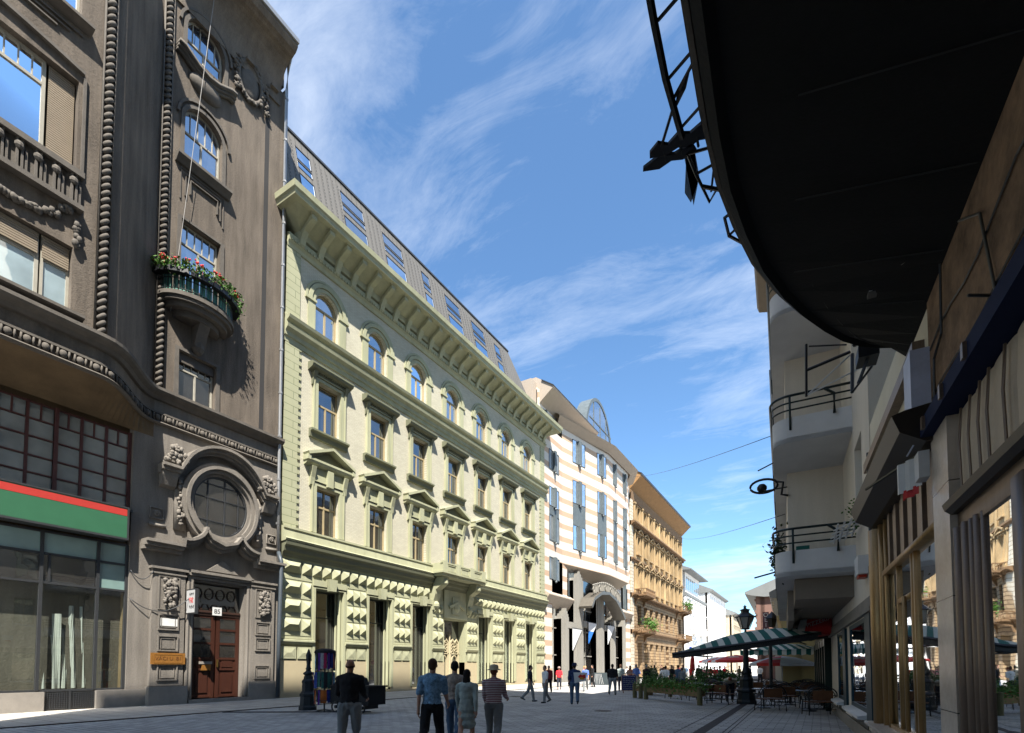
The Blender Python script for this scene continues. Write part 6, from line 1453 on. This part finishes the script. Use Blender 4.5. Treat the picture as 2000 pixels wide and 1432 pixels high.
def person(label, x, y, yaw, top, bot, hair, H=1.75, stride=.35, phase=1, arms=((.15, .25), (-.15, .25)), sleeve='short', legs='trousers', hairlen=0, hat=None, bald=False, vox=.02, wide=1.0, skin=None, lean=0.0, bag=None, group=None):
    t = thing('person', label, 'person', (x, y, 0), group, rz=yaw)
    skin = skin or M_skin; S = H / 1.75; inv = 1.0
    fr = lambda a, b, c: (x + (cos(yaw) * a - sin(yaw) * b) * S, y + (sin(yaw) * a + cos(yaw) * b) * S, c * S)
    if lean:
        fr0 = fr
        def fr(a, b, c):
            w_ = min(max((c - .93) / .12, 0), 1); th = lean * w_
            return fr0(a, b * cos(th) + (c - .95) * sin(th), .95 + (c - .95) * cos(th) - b * sin(th)) if c > .93 else fr0(a, b, c)
    sk, tp, bt_, sh, hr = MB(fr), MB(fr), MB(fr), MB(fr), MB(fr)
    def limb(m, pts_, rs):
        m.tube(pts_, rs, 10)
        for p, r in zip(pts_, rs): m.ball(tuple(p), r * 1.0, 10, 6)
    hip = .93; feet = []
    for s_ in (-1, 1):
        a = stride * .5 * s_ * phase; kb = .08 + (stride * .9 if a < 0 else 0.05)
        h = V3(s_ * .095 * wide, 0, hip); k = h + V3(s_ * .01, .44 * sin(a), -.44 * cos(a)); an = k + V3(0, .42 * sin(a - kb), -.42 * cos(a - kb)); feet.append((h, k, an, a - kb))
    dz = .075 - min(f_[2].z for f_ in feet)
    up = V3(0, 0, dz)
    for h, k, an, ang in feet:
        h, k, an = h + up, k + up, an + up
        lr = (.092 * wide, .062, .045)
        if legs == 'trousers': limb(bt_, [tuple(h + V3(0, 0, -.02)), tuple(k), tuple(an + V3(0, 0, -.01))], [lr[0] + .012, lr[1] + .02, .062]); limb(sk, [tuple(k), tuple(an)], [.045, .035])
        elif legs == 'crop': limb(bt_, [tuple(h), tuple(k), tuple(k.lerp(an, .6))], [lr[0] + .01, .075, .07]); limb(sk, [tuple(k), tuple(k.lerp(an, .4)), tuple(an)], [.055, .055, .04])
        else: limb(sk, [tuple(h), tuple(k), tuple(k.lerp(an, .35)), tuple(an)], [lr[0], .058, .056, .036])
        f0 = an + V3(0, .0, -.03); dirv = V3(0, cos(ang * .6), sin(ang * .6))
        limb(sh, [tuple(f0 - dirv * .05 + V3(0, 0, -.01)), tuple(f0 + dirv * .07 + V3(0, 0, -.015)), tuple(f0 + dirv * .16 + V3(0, 0, -.02))], [.045, .042, .032])
    def B(b, z): return b
    wz = up.z
    if legs == 'skirt':
        for z, rx, ry in ((1.02, .16, .12), (.9, .19, .15), (.75, .205, .165), (.6, .215, .175)): bt_.ball((0, 0, z + wz), (rx * wide, ry, .12), 12, 6)
    bt_.ball((0, B(-.01, .98), .96 + wz), (.168 * wide, .125, .13), 12, 7)
    tors = [((0, B(0, 1.05), 1.06 + wz), (.15 * wide, .11, .16)), ((0, B(-.005, 1.22), 1.22 + wz), (.155 * wide, .11, .17)), ((0, B(-.01, 1.36), 1.36 + wz), (.165 * wide, .11, .13))]
    for c_, r_ in tors: tp.ball(c_, tuple(q + .012 for q in r_), 14, 8); sk.ball(c_, tuple(q - .02 for q in r_), 12, 7)
    limb(tp, [(-.155 * wide, B(0, 1.42), 1.42 + wz), (0, B(-.01, 1.45), 1.465 + wz), (.155 * wide, B(0, 1.42), 1.42 + wz)], [.062, .075, .062])
    if legs != 'trousers' or True: tp.ball((0, B(0, 1.0), .98 + wz), (.178 * wide, .135, .09), 12, 6)
    nk = (0, B(.005, 1.52), 1.52 + wz); hd = V3(0, .03, 1.645 + wz)
    limb(sk, [(0, B(0, 1.4), 1.4 + wz), nk, tuple(hd + V3(0, -.02, -.05))], [.08, .058, .055])
    sk.ball(tuple(hd + V3(0, -.012, .025)), (.077, .094, .1), 14, 9); sk.ball(tuple(hd + V3(0, .03, -.05)), (.056, .06, .062), 10, 6)
    sk.ball(tuple(hd + V3(0, .092, -.015)), (.014, .018, .024), 6, 5); sk.ball(tuple(hd + V3(0, .075, -.055)), (.028, .018, .01), 8, 4)
    for s_ in (-1, 1): sk.ball(tuple(hd + V3(s_ * .078, -.012, .0)), (.013, .02, .032), 6, 5); sk.ball(tuple(hd + V3(s_ * .03, .072, .03)), (.02, .012, .009), 6, 4)
    for s_, (af, ab) in zip((-1, 1), arms):
        shd = V3(s_ * .18 * wide, B(0, 1.41), 1.41 + wz)
        el_ = shd + V3(s_ * .03, .29 * sin(af), -.29 * cos(af)); wr = el_ + V3(s_ * .01, .25 * sin(af + ab), -.25 * cos(af + ab)); d = (wr - el_).normalized()
        limb(sk, [tuple(shd), tuple(shd.lerp(el_, .5)), tuple(el_), tuple(el_.lerp(wr, .3)), tuple(wr)], [.05, .045, .038, .038, .026])
        if sleeve == 'short': limb(tp, [tuple(shd), tuple(shd.lerp(el_, .85))], [.066, .064])
        elif sleeve == 'long': limb(tp, [tuple(shd), tuple(el_), tuple(el_.lerp(wr, .93))], [.066, .056, .042])
        sd = V3(0, 1, 0) if abs(d.y) < .8 else V3(0, 0, 1); sd = (sd - d * sd.dot(d)).normalized(); pn = V3(-s_, 0, 0)
        limb(sk, [tuple(wr), tuple(wr + d * .07)], [.028, .032])
        fv = [(.5, .075, .0), (.18, .085, .01), (-.15, .08, .014), (-.48, .062, .018)]
        if vox < .016:
            for o_, ln, cu_ in fv:
                b0 = wr + d * .085 + sd * (o_ * .055); b1 = b0 + d * ln * .5 + pn * .008; b2 = b0 + d * ln * .95 + pn * (.03 + cu_)
                limb(sk, [tuple(b0 - d * .02), tuple(b1), tuple(b2)], [.0105, .0095, .0085])
            limb(sk, [tuple(wr + d * .03 + sd * .022), tuple(wr + d * .065 + sd * .048 + pn * .01), tuple(wr + d * .095 + sd * .052 + pn * .02)], [.013, .0115, .0095])
        else: limb(sk, [tuple(wr + d * .07), tuple(wr + d * .13 + pn * .015)], [.03, .018]); limb(sk, [tuple(wr + d * .03 + sd * .02), tuple(wr + d * .08 + sd * .045)], [.014, .012])
    body = remesh(sk, 'body', skin, t, min(vox, .0105 if vox < .016 else vox) * 1.0, 2)
    remesh(tp, 'top', top, t, vox); remesh(bt_, 'skirt' if legs == 'skirt' else 'trousers', bot, t, vox)
    remesh(sh, 'shoes', M_black if not isinstance(bag, str) or bag != 'w' else M_white, t, vox * .8 if vox > .015 else vox)
    if not bald:
        hr.ball(tuple(hd + V3(0, -.024, .042)), (.086, .094, .098), 14, 9); hr.ball(tuple(hd + V3(0, -.055, -.0)), (.078, .062, .085), 12, 7)
        if hairlen: hr.ball(tuple(hd + V3(0, -.06, -.06 - hairlen * .4)), (.09, .05, .09 + hairlen * .5), 12, 7)
        remesh(hr, 'hair', hair, t, vox, 2)
    else:
        hr.ball(tuple(hd + V3(0, -.045, -.015)), (.08, .066, .035), 12, 7); remesh(hr, 'hair', hair, t, vox, 1)
    if hat is not None:
        m = MB(fr); c_ = hd + V3(0, -.015, .06); m.lathe((c_.x, c_.y, c_.z), [(.15, -.03), (.155, -.02), (.1, 0), (.098, .05), (.08, .085), (.0, .1)], 16); m.build('hat', hat, t, True)
    return t
HB = cl('brown_hair', (0.05, 0.025, 0.015)); HD = cl('dark_hair', (0.012, 0.009, 0.008)); HG = cl('grey_hair', (0.22, 0.2, 0.18)); HL = cl('blond_hair', (0.3, 0.19, 0.08)); HR = cl('reddish_hair', (0.13, 0.04, 0.02))
C_bl = cl('blue_patterned_shirt', (0.12, 0.22, 0.33), var=.9, scale=22, fine=.5)
C_dk = cl('dark_navy_cloth', (0.018, 0.02, 0.03)); C_bk = cl('black_cloth_top', (0.01, 0.01, 0.012)); C_gy = cl('grey_cloth', (0.15, 0.16, 0.165)); C_pg = cl('pale_grey_green_cloth', (0.27, 0.31, 0.29), var=.4, scale=9)
C_st = cl('red_white_striped_knit', (0.3, 0.1, 0.1), pat=pat_bands(.034, .5, (0.75, 0.72, 0.72), (0.28, 0.05, 0.08)))
C_tn = cl('taupe_floral_jacket', (0.24, 0.2, 0.17), var=.7, scale=18, fine=.4); C_rd = cl('bright_red_blouse', (0.62, 0.02, 0.03)); C_mr = cl('maroon_cloth', (0.12, 0.012, 0.015))
C_jn = cl('blue_jeans', (0.05, 0.085, 0.14), var=.3); C_nv = cl('navy_jacket', (0.02, 0.035, 0.09)); C_wh = cl('white_cloth', (0.6, 0.6, 0.6)); C_gr = cl('olive_cloth', (0.08, 0.09, 0.06)); C_ck = cl('blue_check_shirt', (0.07, 0.12, 0.3), var=.9, scale=25, fine=.5)
C_bg = cl('beige_cloth', (0.38, 0.33, 0.24)); C_or = cl('terracotta_cloth', (0.3, 0.09, 0.05)); C_pu = cl('plum_cloth', (0.09, 0.03, 0.08)); C_hat = cl('straw_hat', (0.34, 0.29, 0.2)); C_pk = cl('pink_cloth', (0.5, 0.2, 0.2))
yw = lambda d: radians(d)
person('man in a blue patterned short sleeved shirt and black trousers walking away', -5.96, 7.16, yw(28), C_bl, C_bk, HB, 1.76, .7, 1, ((-.3, .25), (.35, .5)), vox=.0125, wide=1.04)
person('large bald man in black seen from behind at the souvenir cart', -7.3, 6.46, yw(35), C_bk, C_gy, HB, 1.72, .15, 1, ((.3, .9), (.3, .9)), 'long', bald=True, vox=.0125, wide=1.12, skin=M_skin2)
person('person in a taupe floral jacket just right of the blue shirted man', -6.47, 8.48, yw(30), C_tn, C_jn, HD, 1.72, .6, -1, ((.4, .9), (-.3, .3)), sleeve='long', vox=.0125, wide=1.0)
person('woman in a pale grey green jacket and skirt seen from behind', -5.84, 8.04, yw(28), C_pg, C_pg, HD, 1.55, .55, 1, ((.25, .3), (-.3, .2)), 'long', 'skirt', .12, vox=.0125, wide=1.0)
person('woman in a red and white striped top, straw hat and grey trousers', -5.55, 8.55, yw(22), C_st, C_gy, HR, 1.62, .5, -1, ((.3, .5), (.35, .9)), 'long', hat=C_hat, vox=.0125, wide=1.08)
person('person in dark clothes walking in front of the right part of the green building', -11.61, 21.02, yw(-60), C_dk, C_gy, HD, 1.68, .5, 1)
person('person in a white top standing beside the green building corner', -10.57, 19.9 + .6, yw(150), C_wh, C_gy, HB, 1.66, .4, -1)
person('person in a maroon top sitting or leaning left of the woman in red', -13.81, 27.28, yw(200), C_mr, C_bk, HG, 1.68, .5, 1, sleeve='long')
person('woman in a bright red blouse and dark cropped trousers facing the viewer', -15.9, 33.03, yw(205), C_rd, C_dk, HB, 1.6, .25, 1, ((.1, .5), (.1, .2)), legs='crop', hat=cl('grey_sun_hat', (0.2, 0.15, 0.14)))
bm_ = person('man in a navy jacket, jeans and cap carrying a large white bag under his arm', -9.02, 20.25, yw(25), C_nv, C_jn, HD, 1.75, .45, -1, ((-.25, .4), (.4, 1.1)), 'long', hat=cl('navy_cap', (0.015, 0.02, 0.06)), vox=.015, wide=1.15)
cb = thing('carrier_bag', 'white carrier bag with red and yellow print held by the man in the navy jacket', 'bag', (-8.8, 20.2, 1.1))
f_ = fr2((-8.82, 20.1), radians(22)); m = MB(f_); m.prism([(-.12, .92), (.36, 1.02), (.42, 1.36), (-.16, 1.38)], 'o', -.12, -.04); m.build('bag', M_white, cb)
m = MB(f_); m.prism([(.02, 1.18), (.12, 1.3), (.2, 1.26), (.34, 1.3), (.34, 1.14), (.26, 1.1), (.12, 1.12)], 'o', -.126, -.12); m.build('red_print', M_red, cb)
m = MB(f_); m.prism([(.08, 1.08), (.28, 1.07), (.24, 1.16), (.12, 1.17)], 'o', -.13, -.12); m.build('yellow_print', plain('print_yellow', (0.7, 0.35, 0.02), .5), cb)
person('person in a blue and white shirt and grey trousers walking behind the bag man', -13.32, 31.66, yw(200), C_ck, C_gy, HL, 1.68, .6, 1)
person('person in a black suit and white shirt talking by the fluted pillar', -15.57, 38.47, yw(140), C_bk, C_bk, HD, 1.75, .1, 1, sleeve='long')
person('person in a pale dress beside the black suited person', -16.4, 38.7, yw(-60), C_pk, C_pk, HL, 1.65, .1, 1, legs='skirt')
grp = 'people in the crowd near the ochre building'
person('broad person in a black sweater and grey trousers left of the chalkboard', -10.22, 28.27, yw(10), C_bk, C_gy, HD, 1.76, .45, 1, sleeve='long', wide=1.3, group=grp)
person('person in a pale lilac shirt behind the black sweater', -11.31, 32.86, yw(20), C_pg, C_dk, HB, 1.75, .3, 1, group=grp)
person('dark haired person in a patterned dark top directly behind the chalkboard', -11.0, 33.9, yw(10), C_or, C_dk, HB, 1.68, .3, 1, hairlen=.1, group=grp)
person('person in a checked shirt with a beige backpack right of the chalkboard', -10.5, 33.6, yw(-10), C_ck, C_bg, HG, 1.78, .3, 1, group=grp)
person('person in black with grey hair at the right end of the group by the chalkboard', -10.0, 34.3, yw(15), C_bk, C_bk, HG, 1.74, .3, 1, sleeve='long', group=grp)
person('person with long reddish hair bending over the planter', -9.63, 36.2, yw(-80), C_wh, C_jn, HR, 1.66, .2, 1, hairlen=.25, lean=.4, group=grp)
person('person in a white short sleeved shirt seen from behind among the planters', -8.49, 33.39, yw(10), C_wh, C_bk, HD, 1.66, .2, 1, group=grp)
person('person in a black top beyond the white shirted person', -8.95, 36.8, yw(170), C_bk, C_dk, HD, 1.72, .2, 1, group=grp)
person('person in a denim blue shirt beside the white shirted person', -8.0, 34.6, yw(-20), C_jn, C_jn, HB, 1.72, .3, 1, group=grp)
person('person in a grey green jumper near the folded red parasol', -7.47, 34.0 - .6, yw(20), C_gy, C_jn, HB, 1.55, .2, 1, sleeve='long', group=grp)
person('waiter in a red waistcoat standing by the folded parasol', -8.57, 41.5, yw(150), C_rd, C_bg, HD, 1.76, .2, 1, sleeve='long', group=grp)
person('person in a black jacket to the right of the red waistcoat', -8.3, 43.0, yw(10), C_bk, C_dk, HD, 1.76, .2, 1, sleeve='long', group=grp)
labs = ['person in a pink top in the far crowd', 'person in a terracotta top in the far crowd', 'person in a plum top in the far crowd', 'person in a beige top in the far crowd', 'person in a red top in the far crowd', 'person in an olive top in the far crowd', 'person in navy at the far end of the terrace', 'person in white at the far end of the terrace']
for k, (p, c, l_) in enumerate(zip(((-8.68, 47.3), (-10, 58), (-10.3, 64), (-9.7, 66.5), (-8.9, 60), (-6.8, 55), (-5.5, 52), (-4.5, 50)), (C_pk, C_or, C_pu, C_bg, C_rd, C_gr, C_nv, C_wh), labs)):
    person(l_, p[0], p[1], yw(k * 50), c, C_dk if k % 2 else C_jn, (HB, HD, HL)[k % 3], 1.62 + .02 * k, .4, 1, vox=.03, group='people in the far crowd')
R2 = random.Random(11)
cc_ = [(C_wh, 'a white shirt'), (C_ck, 'a blue checked shirt'), (C_bk, 'a black top'), (C_bg, 'a beige top'), (C_or, 'a terracotta shirt'), (C_pg, 'a pale green top'), (C_nv, 'a navy jacket'), (C_pk, 'a pink top'), (C_gr, 'an olive shirt'), (C_rd, 'a red top'), (C_mr, 'a maroon top'), (C_jn, 'a denim shirt')]
pl_ = [(-12.4, 37.5, 'nearest the fluted pillars'), (-13.0, 42, 'left of the group by the chalkboard'), (-11.8, 45, 'beyond the chalkboard group'), (-10.9, 39.5, 'behind the person with grey hair'), (-9.6, 40, 'behind the bending reddish haired person'), (-9.9, 44.5, 'under the ochre building'), (-11.2, 50, 'in front of the lower ochre balcony'), (-7.0, 39, 'right of the folded parasol'), (-6.4, 41, 'at a terrace table left of the lamp'), (-7.6, 46, 'beyond the waiter'), (-12.6, 55, 'by the stall sign'), (-13.4, 62, 'in the middle of the far street')]
for (x, y, wh), (c, l_) in zip(pl_, cc_):
    person('small figure in %s %s' % (l_, wh), x, y, yw(R2.uniform(-40, 220)), c, R2.choice((C_dk, C_jn, C_gy, C_bk)), R2.choice((HB, HD, HL, HG)), R2.uniform(1.6, 1.8), R2.uniform(.2, .6), 1, ((R2.uniform(-.2, .5), R2.uniform(.1, 1.2)), (R2.uniform(-.3, .4), R2.uniform(.1, .8))), vox=.028, group=grp)
person('person in a beige and brown top bending down between the chairs and the lamp', -3.55, 25.3, yw(190), C_bg, C_dk, HR, 1.7, .3, 1, ((.2, .3), (.6, .3)), 'short', lean=1.35, vox=.015, wide=1.15)
